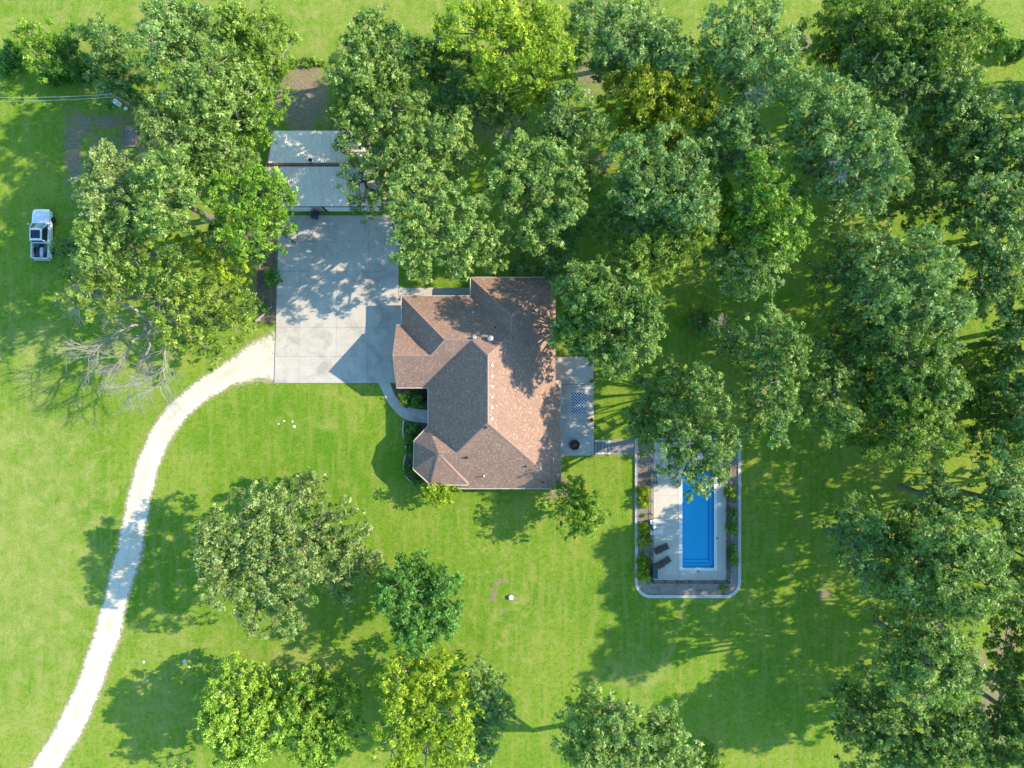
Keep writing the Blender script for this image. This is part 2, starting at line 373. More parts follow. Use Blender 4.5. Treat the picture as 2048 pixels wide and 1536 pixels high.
for k in range(NS):
    a, b = La[k], Ra[k]; d = (b - a); ln = d.length; d /= ln
    a2 = a - d * (wob(k, 1) * 2. + rnd.uniform(-.7, 1.1)); b2 = b + d * (wob(k, 4) * 2. + rnd.uniform(-.7, 1.1))
    for j in range(NW + 1):
        p = a2.lerp(b2, j / NW); q = at(p.x, p.y)
        e = min(j, NW - j) / NW; crown = math.sin(math.pi * j / NW)
        vv[k, j] = (q.x, q.y, .006 + .05 * crown * min(1, k / 40)); ed[k, j] = 1 - min(1, e * 4.5)
ed[:110] = np.maximum(ed[:110], np.linspace(.35, 0, 110)[:, None] * np.linspace(1.9, .1, NW + 1)[None, :])
idx = np.arange(NS * (NW + 1)).reshape(NS, NW + 1)
qd = np.stack([idx[:-1, :-1], idx[1:, :-1], idx[1:, 1:], idx[:-1, 1:]], -1).reshape(-1, 4)
me = np_mesh('gravel_drive', vv.reshape(-1, 3), qd, M['gravel'])
md_ = np.zeros((NS, NW + 1)); cc_ = np.abs(np.arange(NW + 1) / NW - .5); md_[:] = np.maximum(1 - cc_ * 9, 0)[None, :] + np.clip((cc_ - .36) * 7, 0, 1)[None, :]
a_ = me.attributes.new('mid', 'FLOAT', 'POINT'); a_.data.foreach_set('value', md_.astype(np.float32).ravel())
a_ = me.attributes.new('edge', 'FLOAT', 'POINT'); a_.data.foreach_set('value', ed.astype(np.float32).ravel())
o = bpy.data.objects.new('gravel_drive', me); COL.objects.link(o); tag(o, kind='structure')
# loose stones thrown along the drive's edges
mb = MB()
def pebble(mb, x, y, z, s, r):
    a = r.uniform(0, 6.28); sx, sy, sz = s * r.uniform(.7, 1.2), s * r.uniform(.7, 1.2), s * r.uniform(.4, .7)
    vs = []
    for (u, w, h) in ((1, 0, 0), (0, 1, 0), (-1, 0, 0), (0, -1, 0), (0, 0, 1)):
        vs.append((x + (u * math.cos(a) - w * math.sin(a)) * sx, y + (u * math.sin(a) + w * math.cos(a)) * sy, z + h * sz))
    mb.add(vs, [(0, 1, 4), (1, 2, 4), (2, 3, 4), (3, 0, 4)])
for k in range(900):
    i = rnd.randrange(NS); side = rnd.random() < .5
    a, b = (La[i], Ra[i]) if side else (Ra[i], La[i]); d = (a - b).normalized()
    q = a + d * (rnd.expovariate(1 / 3.) - 4); p = at(q.x, q.y)
    pebble(mb, p.x, p.y, .0, rnd.uniform(.02, .06), rnd)
tag(mb.build('gravel', M['stone']), kind='stuff')

# ------------------------------------------------------------------ concrete drive apron in slabs
drive = MB(); drive.prism([at_xy(557, 430), at_xy(798, 430), at_xy(798, 594), at_xy(811, 594), at_xy(811, 767), at_xy(548, 767)], .004, .03)
apron = drive.build('driveway', M['joint']); tag(apron, kind='structure')
def slab(corners, z1, mat, parent, name='slab', gap=.009, z0=.004):
    c = Vector((sum(p[0] for p in corners) / 4, sum(p[1] for p in corners) / 4))
    pts = []
    for p in corners:
        v = Vector(p) - c; pts.append(tuple(c + Vector((v.x - math.copysign(gap, v.x), v.y - math.copysign(gap, v.y)))))
    return MB().prism(pts, z0, z1).build(name, mat, parent)
yl = [431, 484, 543, 602, 655, 713, 766]; xl = [None, 601, 675, 738, None]
for i in range(6):
    for j in range(4):
        y0, y1 = yl[i], yl[i + 1]
        def X(k, y):
            if k == 0: return 558.5 - (y - 433) / 333 * 9.5
            if k == 4: return 797.5 if y1 < 603 else 811
            return xl[k] - (y - 433) / 333 * 3
        slab([at_xy(X(j, y0), y0), at_xy(X(j + 1, y0), y0), at_xy(X(j + 1, y1), y1), at_xy(X(j, y1), y1)], .085 + ((i * 3 + j) % 4) * .0015, M['concrete'], apron)
# walk along the north side of the house
path = MB().box(at(797, 0).x, at(942, 0).x, at(0, 594).y, at(0, 575).y, .004, .03).build('footpath', M['joint']); tag(path, kind='structure')
for k in range(6):
    x0 = 798 + k * 24; slab([at_xy(x0, 575.5), at_xy(x0 + 24, 575.5), at_xy(x0 + 24, 593.5), at_xy(x0, 593.5)], .075, M['concrete'], path)
# curved front walk
wk = [(757, 765), (765, 783), (774, 801), (788, 820), (806, 836), (830, 844), (862, 846)]; wk2 = [(780, 765), (785, 779), (791, 792), (801, 803), (815, 812), (835, 818), (862, 821)]
a, b = resample(wk, 25), resample(wk2, 25)
fw = MB()
for k in range(24):
    pts = [at_xy(a[k].x, a[k].y), at_xy(a[k + 1].x, a[k + 1].y), at_xy(b[k + 1].x, b[k + 1].y), at_xy(b[k].x, b[k].y)]
    fw.prism(pts, .004, .03)
front = fw.build('front_walk', M['joint']); tag(front, kind='structure')
for s in range(6):
    pts = [at_xy(a[k].x, a[k].y) for k in range(s * 4, s * 4 + 5)] + [at_xy(b[k].x, b[k].y) for k in range(s * 4 + 4, s * 4 - 1, -1)]
    if s: 
        pts[0] = tuple(Vector(pts[0]).lerp(Vector(pts[1]), .03)); pts[-1] = tuple(Vector(pts[-1]).lerp(Vector(pts[-2]), .03))
    MB().prism(pts, .012, .078).build('slab', M['concrete'], front)

# ------------------------------------------------------------------ planting beds by the house
def bed(name, pts, mat, z=.02, edge=None):
    P = [at_xy(*p) for p in pts]
    o = MB().prism(P, .002, z).build(name, mat); tag(o, kind='structure')
    if edge:
        e = MB()
        seg = [Vector((p[0], p[1], .05)) for p in edge]
        e.tube(seg, .07, 6); e.build('edging', M['stone'], o)
    return o
bed('mulch_bed', [(782, 766), (787, 779), (793, 791), (803, 802), (817, 811), (836, 817), (862, 819), (862, 768)], M['mulch'])
bp = [(808, 840), (806, 856), (807, 870), (811, 885), (812, 905), (808, 925), (808, 942), (814, 955), (828, 966), (850, 972)]
bs = resample(bp, 36)
bed('mulch_bed', [(p.x, p.y) for p in bs] + [(905, 980), (925, 960), (860, 900), (860, 848)], M['mulch'], .018, [at_xy(p.x, p.y) for p in bs])
bed('mulch_bed', [(1116, 955), (1130, 962), (1142, 980), (1136, 992), (1118, 985), (1104, 988), (1100, 975)], M['stonebed'], .012)
bed('mulch_bed', [(520, 480), (553, 470), (551, 640), (540, 650), (520, 640), (512, 600)], M['mulch'], .012)

# ------------------------------------------------------------------ the house
house = empty('brick_house', (0, 0, 0), 'brown shingled hip-roofed house with a bay turret at the centre of the lawn', 'house')
EZ = 2.9; S_ = .70
Xw, Xr, Xe1, Xe2 = -9.19, -2.50, 4.72, 5.35
Yn, Ys, Yrs = 9.655, -11.55, -3.99
ZR = EZ + S_ * (Xr - Xw)
# plane = (a, b, c): z = a x + b y + c
def pW(x0, z0, s): return (s, 0, z0 - s * x0)
def pE(x0, z0, s): return (-s, 0, z0 + s * x0)
def pS(y0, z0, s): return (0, s, z0 - s * y0)
def pN(y0, z0, s): return (0, -s, z0 + s * y0)
def p3(a, b, c):
    n = (Vector(b) - Vector(a)).cross(Vector(c) - Vector(a)); return (-n.x / n.z, -n.y / n.z, Vector(a).dot(n) / n.z)
def rect(x0, x1, y0, y1): return [(x0, y0), (x1, y0), (x1, y1), (x0, y1)]
PE = pE(Xr, ZR, .65); PNm = pN(Yn, EZ, S_); PSm = pS(Yrs, ZR, S_)
AP = (-7.77, -7.40, 5.28); B1, B2, B3, B4, B5 = (-9.15, -4.62, 3.0), (-10.70, -6.23, 3.0), (-10.80, -9.36, 3.0), (-8.90, -11.05, 3.0), (-4.80, -11.05, 3.0)
hd = Vector((B5[0] - AP[0], B5[1] - AP[1])).normalized(); nn = Vector((-hd.y, hd.x));  nn = nn if nn.x > 0 else -nn
q = Vector(AP) + Vector((nn.x, nn.y, -.95))
PNE = p3(AP, B5, tuple(q))
SOL = [
    (rect(Xw, Xe1, Ys, Yn), [pW(Xw, EZ, S_), PE, PNm, PSm]),                                   # main hip
    (rect(Xe1, Xe2, Ys, at(0, 763, 2.5).y), [PE, PSm]),                                        # low east step
    (rect(-12.10, 0, -.385, Yn), [pW(-12.10, EZ, S_), PNm, pS(-.385, EZ, S_)]),                # garage wing
    (rect(-12.72, -8., -.385, 6.45), [pS(-.385, EZ, S_), pN(6.45, EZ, S_)]),                   # west gable
    (rect(-4.51, Xe1, 3., 11.69), [pW(-4.51, EZ, S_), PE, pN(11.69, EZ, S_)]),                 # north-east wing
    ([(-10.80, -9.36), (-8.90, -11.05), (-4.80, -11.05), (-4.80, -4.62), (-9.15, -4.62), (-10.70, -6.23)],
     [p3(B2, B3, AP), p3(B2, B1, AP), p3(B3, B4, AP), p3(B4, B5, AP), (0, -.83, AP[2] - .83 * 7.4), PNE]),   # bay turret
    (rect(-7.77, -4., -11., -4.6), [(0, -.83, AP[2] - .83 * 7.4), (0, S_, AP[2] + S_ * 7.4)]), # short ridge behind the turret
]
def clip(poly, h):
    """keep the part of convex poly where h(x, y) >= 0; h is (a, b, c)"""
    out = []; n = len(poly)
    for i in range(n):
        p, q = poly[i], poly[(i + 1) % n]
        hp = h[0] * p[0] + h[1] * p[1] + h[2]; hq = h[0] * q[0] + h[1] * q[1] + h[2]
        if hp >= 0: out.append(p)
        if (hp > 0 and hq < 0) or (hp < 0 and hq > 0):
            t = hp / (hp - hq); out.append((p[0] + (q[0] - p[0]) * t, p[1] + (q[1] - p[1]) * t))
    return out
def area(p): return abs(sum(p[i][0] * p[(i + 1) % len(p)][1] - p[(i + 1) % len(p)][0] * p[i][1] for i in range(len(p)))) / 2 if len(p) > 2 else 0
def ccw(p):
    a = sum(p[i][0] * p[(i + 1) % len(p)][1] - p[(i + 1) % len(p)][0] * p[i][1] for i in range(len(p)))
    return p if a > 0 else p[::-1]
def halfplanes(foot):
    f = ccw(foot); hs = []
    for i in range(len(f)):
        p, q = f[i], f[(i + 1) % len(f)]; dx, dy = q[0] - p[0], q[1] - p[1]
        hs.append((-dy, dx, dy * p[0] - dx * p[1]))
    return hs
def roof_faces(SOL):
    faces = []
    for i, (foot, pls) in enumerate(SOL):
        for j, P in enumerate(pls):
            poly = ccw(foot)
            for k, Q in enumerate(pls):
                if k != j: poly = clip(poly, (Q[0] - P[0], Q[1] - P[1], Q[2] - P[2]))
            if area(poly) < .01: continue
            pieces = [poly]
            for m_, (f2, pl2) in enumerate(SOL):
                if m_ == i: continue
                eps = .004 if m_ < i else -.004
                hs = halfplanes(f2) + [(Q[0] - P[0], Q[1] - P[1], Q[2] - P[2] + eps) for Q in pl2]
                new = []
                for pc in pieces:
                    rem = pc
                    for h in hs:
                        outp = clip(rem, (-h[0], -h[1], -h[2]))
                        if area(outp) > .002: new.append(outp)
                        rem = clip(rem, h)
                        if area(rem) < .002: break
                pieces = new
            faces += [(P, pc) for pc in pieces]
    return faces
def roof_mesh(name, faces, mat, parent, dz=0.):
    vs, fs, uvs = [], [], []
    for P, pc in faces:
        pc = ccw(pc); k = len(vs)
        g = Vector((P[0], P[1])); sl_ = g.length; up = g / sl_ if sl_ > 1e-6 else Vector((0, 1)); al = Vector((up.y, -up.x)); st = math.sqrt(1 + sl_ * sl_)
        for p in pc:
            vs.append((p[0], p[1], P[0] * p[0] + P[1] * p[1] + P[2] + dz)); v2 = Vector(p)
            uvs.append((v2.dot(al), v2.dot(up) * st))
        fs.append(tuple(range(k, len(vs))))
    me = bpy.data.meshes.new(name); me.from_pydata(vs, [], fs); me.update()
    ul = me.uv_layers.new(name='UVMap')
    for lp in me.loops: ul.data[lp.index].uv = uvs[lp.vertex_index]
    me.materials.append(mat); o = bpy.data.objects.new(name, me); COL.objects.link(o); o.parent = parent
    return o
RF = roof_faces(SOL)
roof = roof_mesh('roof', RF, M['shingle'], house)
def roof_z(x, y):
    z = -9
    for foot, pls in SOL:
        if all(h[0] * x + h[1] * y + h[2] >= -1e-6 for h in halfplanes(foot)): z = max(z, min(P[0] * x + P[1] * y + P[2] for P in pls))
    return z
# ridge and hip caps: a run of overlapping cap shingles along each line
def cap(p, q, wd=.13):
    p, q = Vector(p), Vector(q); d = (q - p); n = max(1, int(d.length / .3)); d.normalize(); s = d.cross(Vector((0, 0, 1))).normalized()
    mb = MB()
    for k in range(n):
        a = p.lerp(q, k / n); b_ = p.lerp(q, (k + 1) / n)
        zl = [roof_z(*(v.xy)) for v in (a + s * wd, a - s * wd, b_ + s * wd, b_ - s * wd)]
        zz = [max(z, a.z - .14) if z > 0 else a.z - .08 for z in zl]
        vs = [(a.x, a.y, a.z + .035), (b_.x, b_.y, b_.z + .02), ((b_ + s * wd).x, (b_ + s * wd).y, zz[2] + .008), ((a + s * wd).x, (a + s * wd).y, zz[0] + .016),
              ((b_ - s * wd).x, (b_ - s * wd).y, zz[3] + .008), ((a - s * wd).x, (a - s * wd).y, zz[1] + .016)]
        mb.add(vs, [(0, 1, 2, 3)[::-1], (0, 5, 4, 1)[::-1]])
    mb.build('ridge_cap', M['ridgecap'], roof)
YrN = Yn - (ZR - EZ) / S_
gz = EZ + S_ * (6.45 + .385) / 2; wz = EZ + S_ * (Yn + .385) / 2; Ym = (Yn - .385) / 2
xn = (2.9 + S_ * 4.51 - (ZR + .65 * Xr)) / -(S_ + .65); nz = EZ + S_ * (xn + 4.51)
cap((Xr, YrN, ZR), (Xr, Yrs, ZR)); cap((Xr, YrN, ZR), (Xw + (wz - EZ) / S_, Ym, wz)); cap((-12.10 + (wz - EZ) / S_, Ym, wz), (Xw + (wz - EZ) / S_, Ym, wz))
cap((-12.10, Yn, EZ), (-12.10 + (wz - EZ) / S_, Ym, wz)); cap((-12.72, 3.03, gz), (-12.10 + (gz - EZ) / S_, 3.03, gz)); cap((-12.10 + (gz - EZ) / S_, 3.03, gz), (-12.10 + (wz - EZ) / S_, Ym, wz))
cap((xn, 11.69 - (nz - EZ) / S_, nz), (xn, Yn - (nz - EZ) / S_, nz)); cap((-4.51, 11.69, EZ), (xn, 11.69 - (nz - EZ) / S_, nz)); cap((Xe1, 11.69 - (roof_z(Xe1, 8) - EZ) / S_, roof_z(Xe1, 8)), (xn, 11.69 - (nz - EZ) / S_, nz))
cap((Xr, YrN, ZR), (xn, Yn - (nz - EZ) / S_, nz))
zhip = 5.19; cap((Xr, Yrs, ZR), (Xr - (ZR - zhip) / S_, Yrs - (ZR - zhip) / S_, zhip)); cap((Xr, Yrs, ZR), (Xe2, Yrs - (Xe2 - Xr) * .65 / S_, ZR - .65 * (Xe2 - Xr)))
for B in (B2, B3, B4, B5): cap(AP, B)
# gutters and fascia along the eaves
eaves = [((-12.10, Yn), (-4.51, Yn)), ((-4.51, Yn), (-4.51, 11.69)), ((-4.51, 11.69), (Xe1, 11.69)), ((Xe1, 11.69), (Xe1, .28)), ((Xe1, .28), (Xe2, .28)), ((Xe2, .28), (Xe2, Ys)),
         ((Xe2, Ys), (-5.95, Ys)), ((-5.95, Ys), (-5.95, -11.05)), ((-4.80, -11.05), (-8.90, -11.05)), ((-8.90, -11.05), (-10.80, -9.36)), ((-10.80, -9.36), (-10.70, -6.23)), ((-10.70, -6.23), (-9.15, -4.62)),
         ((-9.19, -4.62), (-9.19, -.385)), ((-9.19, -.385), (-12.72, -.385)), ((-12.10, 6.45), (-12.10, Yn)), ((-12.72, 6.45), (-12.10, 6.45))]
cen = Vector((-3, 0))
for p, q in eaves:
    p, q = Vector(p), Vector(q); d = (q - p); ln = d.length; d.normalize(); n = Vector((d.y, -d.x))
    mid = (p + q) / 2
    if roof_z(*(mid + n * .1)) > 0: n = -n
    inn = mid - n * .05; z0 = max(roof_z(*(p - n * .05 + d * .05)), 2.2); z1 = max(roof_z(*(q - n * .05 - d * .05)), 2.2)
    z0 = min(z0, z1) if abs(z0 - z1) > .4 else z0
    mb = MB()
    vs = []
    for (pp, zz) in ((p, z0), (q, z1 if abs(z0 - z1) <= .4 else z0)):
        for off, h in ((.003, -.02), (.10, .015), (.11, -.10), (.003, -.24)):
            w_ = pp + n * off; vs.append((w_.x, w_.y, zz + h))
    mb.add(vs, [(0, 1, 5, 4), (1, 2, 6, 5), (2, 3, 7, 6), (3, 0, 4, 7), (0, 3, 2, 1), (4, 5, 6, 7)])
    mb.build('gutter', M['trim'], house)
# west gable rake boards and gable wall, eave drop at the bay's east corner
mb = MB(); 
for (y0, z0, y1, z1) in ((-.385, EZ, 3.03, gz), (6.45, EZ, 3.03, gz)):
    mb.add([(-12.74, y0, z0 + .01), (-12.74, y1, z1 + .01), (-12.74, y1, z1 - .2), (-12.74, y0, z0 - .2), (-12.70, y0, z0 + .03), (-12.70, y1, z1 + .03), (-12.70, y1, z1 - .2), (-12.70, y0, z0 - .2)],
           [(0, 1, 2, 3), (0, 4, 5, 1), (7, 6, 5, 4)])
mb.build('rake_board', M['trim'], house)
mb = MB(); mb.box(-4.80, -4.76, -11.10, -10.20, 2.62, 3.02); mb.build('rake_board', M['trim'], house)
# walls: outline inset under the eaves, and the soffit
wp = [(-11.65, 9.2), (-4.06, 9.2), (-4.06, 11.24), (4.27, 11.24), (4.27, .1), (4.27, -11.1), (-5.5, -11.1), (-5.5, -10.62), (-8.75, -10.62), (-10.36, -9.18), (-10.26, -6.4), (-9.0, -5.05), (-8.74, -4.6), (-8.74, .06), (-12.2, .06), (-12.2, 6.0), (-11.65, 6.0)]
walls = MB().prism(wp[::-1], .0, 2.26).build('wall', M['brick'], house)
sp = [(-12.10, Yn), (-4.51, Yn), (-4.51, 11.69), (Xe1, 11.69), (Xe1, .28), (Xe2, .28), (Xe2, Ys), (-5.95, Ys), (-5.95, -11.05), (-8.90, -11.05), (-10.80, -9.36), (-10.70, -6.23), (-9.19, -4.7), (-9.19, -.385), (-12.72, -.385), (-12.72, 6.45), (-12.10, 6.45)]
MB().prism(sp[::-1], 2.262, 2.29).build('soffit', M['trim'], house)
MB().add([(-12.2, .0, 2.3), (-12.2, 6.0, 2.3), (-12.2, 6.2, 2.9), (-12.2, 3.03, gz - .1), (-12.2, -.2, 2.9)], [(0, 1, 2, 3, 4)]).build('gable_wall', M['brick'], house)
for (x, y, wdt, ax) in ((-12.2, 3.0, 4.8, 'x'), (-11.65, 7.6, 2.4, 'x')):
    d_ = MB().box(x - .05, x - .004, y - wdt / 2, y + wdt / 2, .09, 2.2).build('garage_door', M['white'], house)
    for k in range(1, 4): MB().box(x - .062, x - .051, y - wdt / 2, y + wdt / 2, .09 + k * .52, .11 + k * .52).build('panel_seam', M['trim'], d_)
def window(x0, x1, y0, y1, z0, z1, n):
    """n: outward normal axis sign ('+x','-x','+y','-y')"""
    fr = MB(); pn = MB(); s = 1 if n[0] == '+' else -1
    if n[1] == 'y':
        fr.box(x0 - .06, x1 + .06, *(sorted((y0 + s * .003, y0 + s * .05))), z0 - .06, z1 + .06); pn.box(x0, x1, *(sorted((y0 + s * .052, y0 + s * .06))), z0, z1)
    else:
        fr.box(*(sorted((x0 + s * .003, x0 + s * .05))), y0 - .06, y1 + .06, z0 - .06, z1 + .06); pn.box(*(sorted((x0 + s * .052, x0 + s * .06))), y0, y1, z0, z1)
    f = fr.build('window', M['white'], house); pn.build('pane', M['glass'], f)
for x in (-3.5, -.5, 2.4): window(x, x + 1.2, -11.1, 0, .9, 2.0, '-y')
for x in (-3, 1.5): window(x, x + 1.2, 11.24, 0, .9, 2.0, '+y')
for y in (-9, -6, 4.5, 7.5): window(4.27, 0, y, y + 1.4, .9, 2.0, '+x')
window(4.27, 0, -3.2, -1.2, .15, 2.05, '+x'); window(-8.74, 0, -3.9, -2.9, .12, 2.1, '-x')
# roof vents, pipes, turbine
for y in (731, 753, 773, 794, 815, 838):
    p = at(984, y, 7.3); z = roof_z(p.x, p.y)
    v_ = MB().box(-.12, .12, -.12, .12, -.2, .09, Matrix.Translation((p.x, p.y, z)) @ Matrix.Rotation(R(20), 4, 'Y'))
    v_.build('roof_vent', M['white'], house, bevel=.02)
def pipe(px, py, r, hgt, mat, name='vent_pipe'):
    p = at(px, py, 5.); 
    for _ in range(4): p = at(px, py, roof_z(p.x, p.y) + hgt)
    z = roof_z(p.x, p.y)
    return MB().lathe([(r * 1.8, -.15), (r * 1.7, .03), (r, .06), (r, hgt), (r * .8, hgt)], 12, (p.x, p.y, z)).build(name, mat, house)
for (x, y, r, hh, mt) in ((945, 624, .06, .5, 'white'), (1068, 622, .08, .25, 'black'), (990.5, 654, .06, .3, 'black'), (972, 854, .11, .25, 'black'), (933.6, 915, .11, .25, 'black'), (1053, 933, .08, .25, 'black'), (967.5, 953, .06, .5, 'white'), (1086, 965, .07, .25, 'black')):
    pipe(x, y, r, hh, M[mt])
pipe(948, 675, .13, .45, M['galv'], 'flue_cap')
p = at(981, 677, 6.6); z = roof_z(p.x, p.y)
MB().lathe([(.22, -.2), (.2, .15), (.30, .2), (.34, .36), (.26, .5), (.08, .56)], 20, (p.x, p.y, z)).build('turbine_vent', M['galv'], house, smooth=True)

# ------------------------------------------------------------------ detached garage
gar = empty('detached_garage', (-20.2, 23.6, 0), 'tan ribbed-metal garage with two white doors at the head of the concrete drive', 'garage')
gx0, gx1, gy0, gy1, gyr = -26.25, -14.2, 19.46, 27.75, 23.5; gez, grz = 3.2, 4.85
ox, oy = 20.2, -23.6
npan = 13; pw = (gx1 - gx0) / npan
for side in (0, 1):
    ya, yb = (gy0, gyr - .02) if side == 0 else (gy1, gyr + .02)
    for k in range(npan):
        x0 = gx0 + k * pw; mb = MB()
        for r_ in range(4):                    # flats and raised ribs
            a = x0 + r_ * pw / 4 + (.006 if r_ == 0 else 0); w1, w2 = .022, .045
            bnd = [(a, 0), (a + pw / 4 - 2 * w2 - (.006 if r_ == 0 else 0), 0), (a + pw / 4 - w2 - w1 / 2, .04), (x0 + (r_ + 1) * pw / 4 - w2 + w1 / 2, .04), (x0 + (r_ + 1) * pw / 4 - .004, 0)]
            for (xa, za), (xb, zb) in zip(bnd[:-1], bnd[1:]):
                vs = [(xa + ox, ya + oy, gez + za), (xb + ox, ya + oy, gez + zb), (xb + ox, yb + oy, grz + zb), (xa + ox, yb + oy, grz + za)]
                mb.add(vs, [(0, 1, 2, 3) if side == 0 else (3, 2, 1, 0)])
        mb.build('roof_panel', M['tanmetal'], gar)
mb = MB()
mb.add([(gx0 - .05 + ox, gyr - .2 + oy, grz - .0), (gx1 + .05 + ox, gyr - .2 + oy, grz - .03), (gx1 + .05 + ox, gyr + oy, grz + .09), (gx0 - .05 + ox, gyr + oy, grz + .09), (gx0 - .05 + ox, gyr + .2 + oy, grz - .0), (gx1 + .05 + ox, gyr + .2 + oy, grz - .03)], [(0, 1, 2, 3), (3, 2, 5, 4)])
mb.build('ridge_cap', M['redtrim'], gar)
for xx in (gx0, gx1):
    mb = MB()
    for ya in (gy0, gy1):
        mb.add([(xx - .07 + ox, ya + oy, gez + .03), (xx + .07 + ox, ya + oy, gez + .03), (xx + .07 + ox, gyr + oy, grz + .05), (xx - .07 + ox, gyr + oy, grz + .05), (xx - .07 + ox, ya + oy, gez - .2), (xx + .07 + ox, ya + oy, gez - .2), (xx + .07 + ox, gyr + oy, grz - .2), (xx - .07 + ox, gyr + oy, grz - .2)],
               [(0, 1, 2, 3), (0, 3, 7, 4), (1, 2, 6, 5), (0, 1, 5, 4)])
    mb.build('rake_trim', M['redtrim'], gar)
MB().prism([(gx0 + .2 + ox, gy0 + .3 + oy), (gx1 - .2 + ox, gy0 + .3 + oy), (gx1 - .2 + ox, gy1 - .3 + oy), (gx0 + .2 + ox, gy1 - .3 + oy)], 0, gez - .02).build('wall', M['tanwall'], gar)
for xx in (gx0 + .2, gx1 - .2):
    MB().add([(xx + ox, gy0 + .3 + oy, gez - .02), (xx + ox, gy1 - .3 + oy, gez - .02), (xx + ox, gyr + oy, grz - .1)], [(0, 1, 2)]).build('gable_wall', M['tanwall'], gar)
MB().box(gx0 + ox, gx1 + ox, gy0 - .06 + oy, gy0 - .01 + oy, gez - .14, gez + .01).build('gutter', M['black'], gar)
ws = gy0 + .3 + oy
for (a, b_) in ((575, 622), (650, 700), (714, 757)):
    xa, xb = at(a, 0, 1.5).x + ox, at(b_, 0, 1.5).x + ox
    d_ = MB().box(xa, xb, ws - .06, ws - .004, .09, 2.75).build('garage_door', M['white'], gar)
    for k in range(1, 5): MB().box(xa, xb, ws - .07, ws - .061, .07 + k * .54, .10 + k * .54).build('panel_seam', M['trim'], d_)
xa = at(650, 0, 1.5).x + ox
MB().box(xa - .18, xa - .06, ws - .16, ws - .004, .1, 3.0).build('downspout', M['black'], gar)
p = at(621, 320, 4.8); MB().lathe([(.12, -.2), (.12, .2), (.2, .22), (.16, .3)], 10, (p.x + ox, p.y + oy, 4.7)).build('roof_vent', M['black'], gar)
# bin standing between the doors
p = at(633, 434)
bn = empty('wheeled_bin', (p.x, p.y, .09), 'dark blue wheeled bin standing against the garage wall between the white doors', 'bin')
MB().add([(-.26, -.32, 0), (.26, -.32, 0), (.26, .3, 0), (-.26, .3, 0), (-.33, -.4, 1.0), (.33, -.4, 1.0), (.33, .36, 1.0), (-.33, .36, 1.0)], [(3, 2, 1, 0), (0, 1, 5, 4), (1, 2, 6, 5), (2, 3, 7, 6), (3, 0, 4, 7), (4, 5, 6, 7)]).build('body', M['darkblue'], bn, bevel=.03)
MB().add([(-.35, -.43, 1.005), (.35, -.43, 1.005), (.35, .40, 1.005), (-.35, .40, 1.005), (-.3, -.36, 1.09), (.3, -.36, 1.09), (.3, .34, 1.12), (-.3, .34, 1.12)], [(3, 2, 1, 0), (0, 1, 5, 4), (1, 2, 6, 5), (2, 3, 7, 6), (3, 0, 4, 7), (4, 5, 6, 7)]).build('lid', M['darkblue'], bn, bevel=.02)
MB().tube([(-.28, .44, 1.02), (.28, .44, 1.02)], .02, 8).build('handle', M['black'], bn)
for s in (-.3, .3): MB().tube([(s - .03, .38, .12), (s + .03, .38, .12)], .12, 14).build('wheel', M['tyre'], bn)

# ------------------------------------------------------------------ patio, rug, fire pit, pots, steps, paver path
pat = MB().box(at(1111, 0).x - .6, at(1187, 0).x, at(0, 911).y, at(0, 713).y, .003, .04).build('patio', M['joint']); tag(pat, kind='structure')
def pslab(x0, x1, y0, y1, z): slab([at_xy(x0, y0), at_xy(x1, y0), at_xy(x1, y1), at_xy(x0, y1)], z, M['concrete'], pat)
pslab(1098, 1147, 713.5, 768, .20); pslab(1147, 1186.5, 713.5, 768, .20)
pslab(1104, 1187.5, 769, 822, .10); pslab(1104, 1187.5, 822, 866, .101); pslab(1104, 1187.8, 866, 911, .10)
m, t, b = node_mat('checked_rug', (.5, .5, .5), .95, .1); N = NB(t)
tc = N.n('ShaderNodeTexCoord'); ck = N.n('ShaderNodeTexChecker'); ck.inputs['Scale'].default_value = 1 / .168
mp = N.n('ShaderNodeMapping'); mp.inputs['Location'].default_value = (.02, .02, .05); N.l(tc.outputs['Object'], mp.inputs[0]); N.l(mp.outputs[0], ck.inputs['Vector'])
ck.inputs['Color1'].default_value = (.006, .012, .03, 1); ck.inputs['Color2'].default_value = (.66, .70, .74, 1)
N.l(N.mix(N.math('MULTIPLY', N.noise(tc.outputs['Object'], 9, 4, .7), .12), ck.outputs[0], (.10, .14, .17)), b.inputs['Base Color']); M['rug'] = m
p = at(1157.8, 805.8, .1); o = MB().box(-.84, .84, -1.21, 1.21, .0, .014).build('rug', M['rug'], origin=None); o.location = (p.x, p.y, .1035)
o.rotation_euler.z = R(.6); tag(o, 'blue-black and white checked rug lying on the concrete patio behind the house', 'rug')
p = at(1149, 889.5, .3)
fp = empty('fire_pit', (p.x, p.y, .102), 'round dark steel fire pit with rusty bowl on the patio corner', 'fire pit')
MB().lathe([(.5, 0), (.56, .02), (.56, .30), (.60, .33), (.60, .36), (.47, .36), (.46, .2), (.36, .12), (.0, .10)], 28).build('ring', M['black'], fp, smooth=False)
MB().lathe([(.44, .2), (.30, .14), (.05, .13)], 20).build('bowl', M['rust'], fp)
mb = MB(); rr = random.Random(3)
for k in range(6):
    a = rr.uniform(0, 3.14); c, s = math.cos(a) * .3, math.sin(a) * .3; ox_, oy_ = rr.uniform(-.08, .08), rr.uniform(-.08, .08)
    mb.tube([(ox_ - c, oy_ - s, .2 + k * .02), (ox_ + c, oy_ + s, .2 + k * .02)], .035, 6)
mb.build('charred_logs', M['rust'], fp)

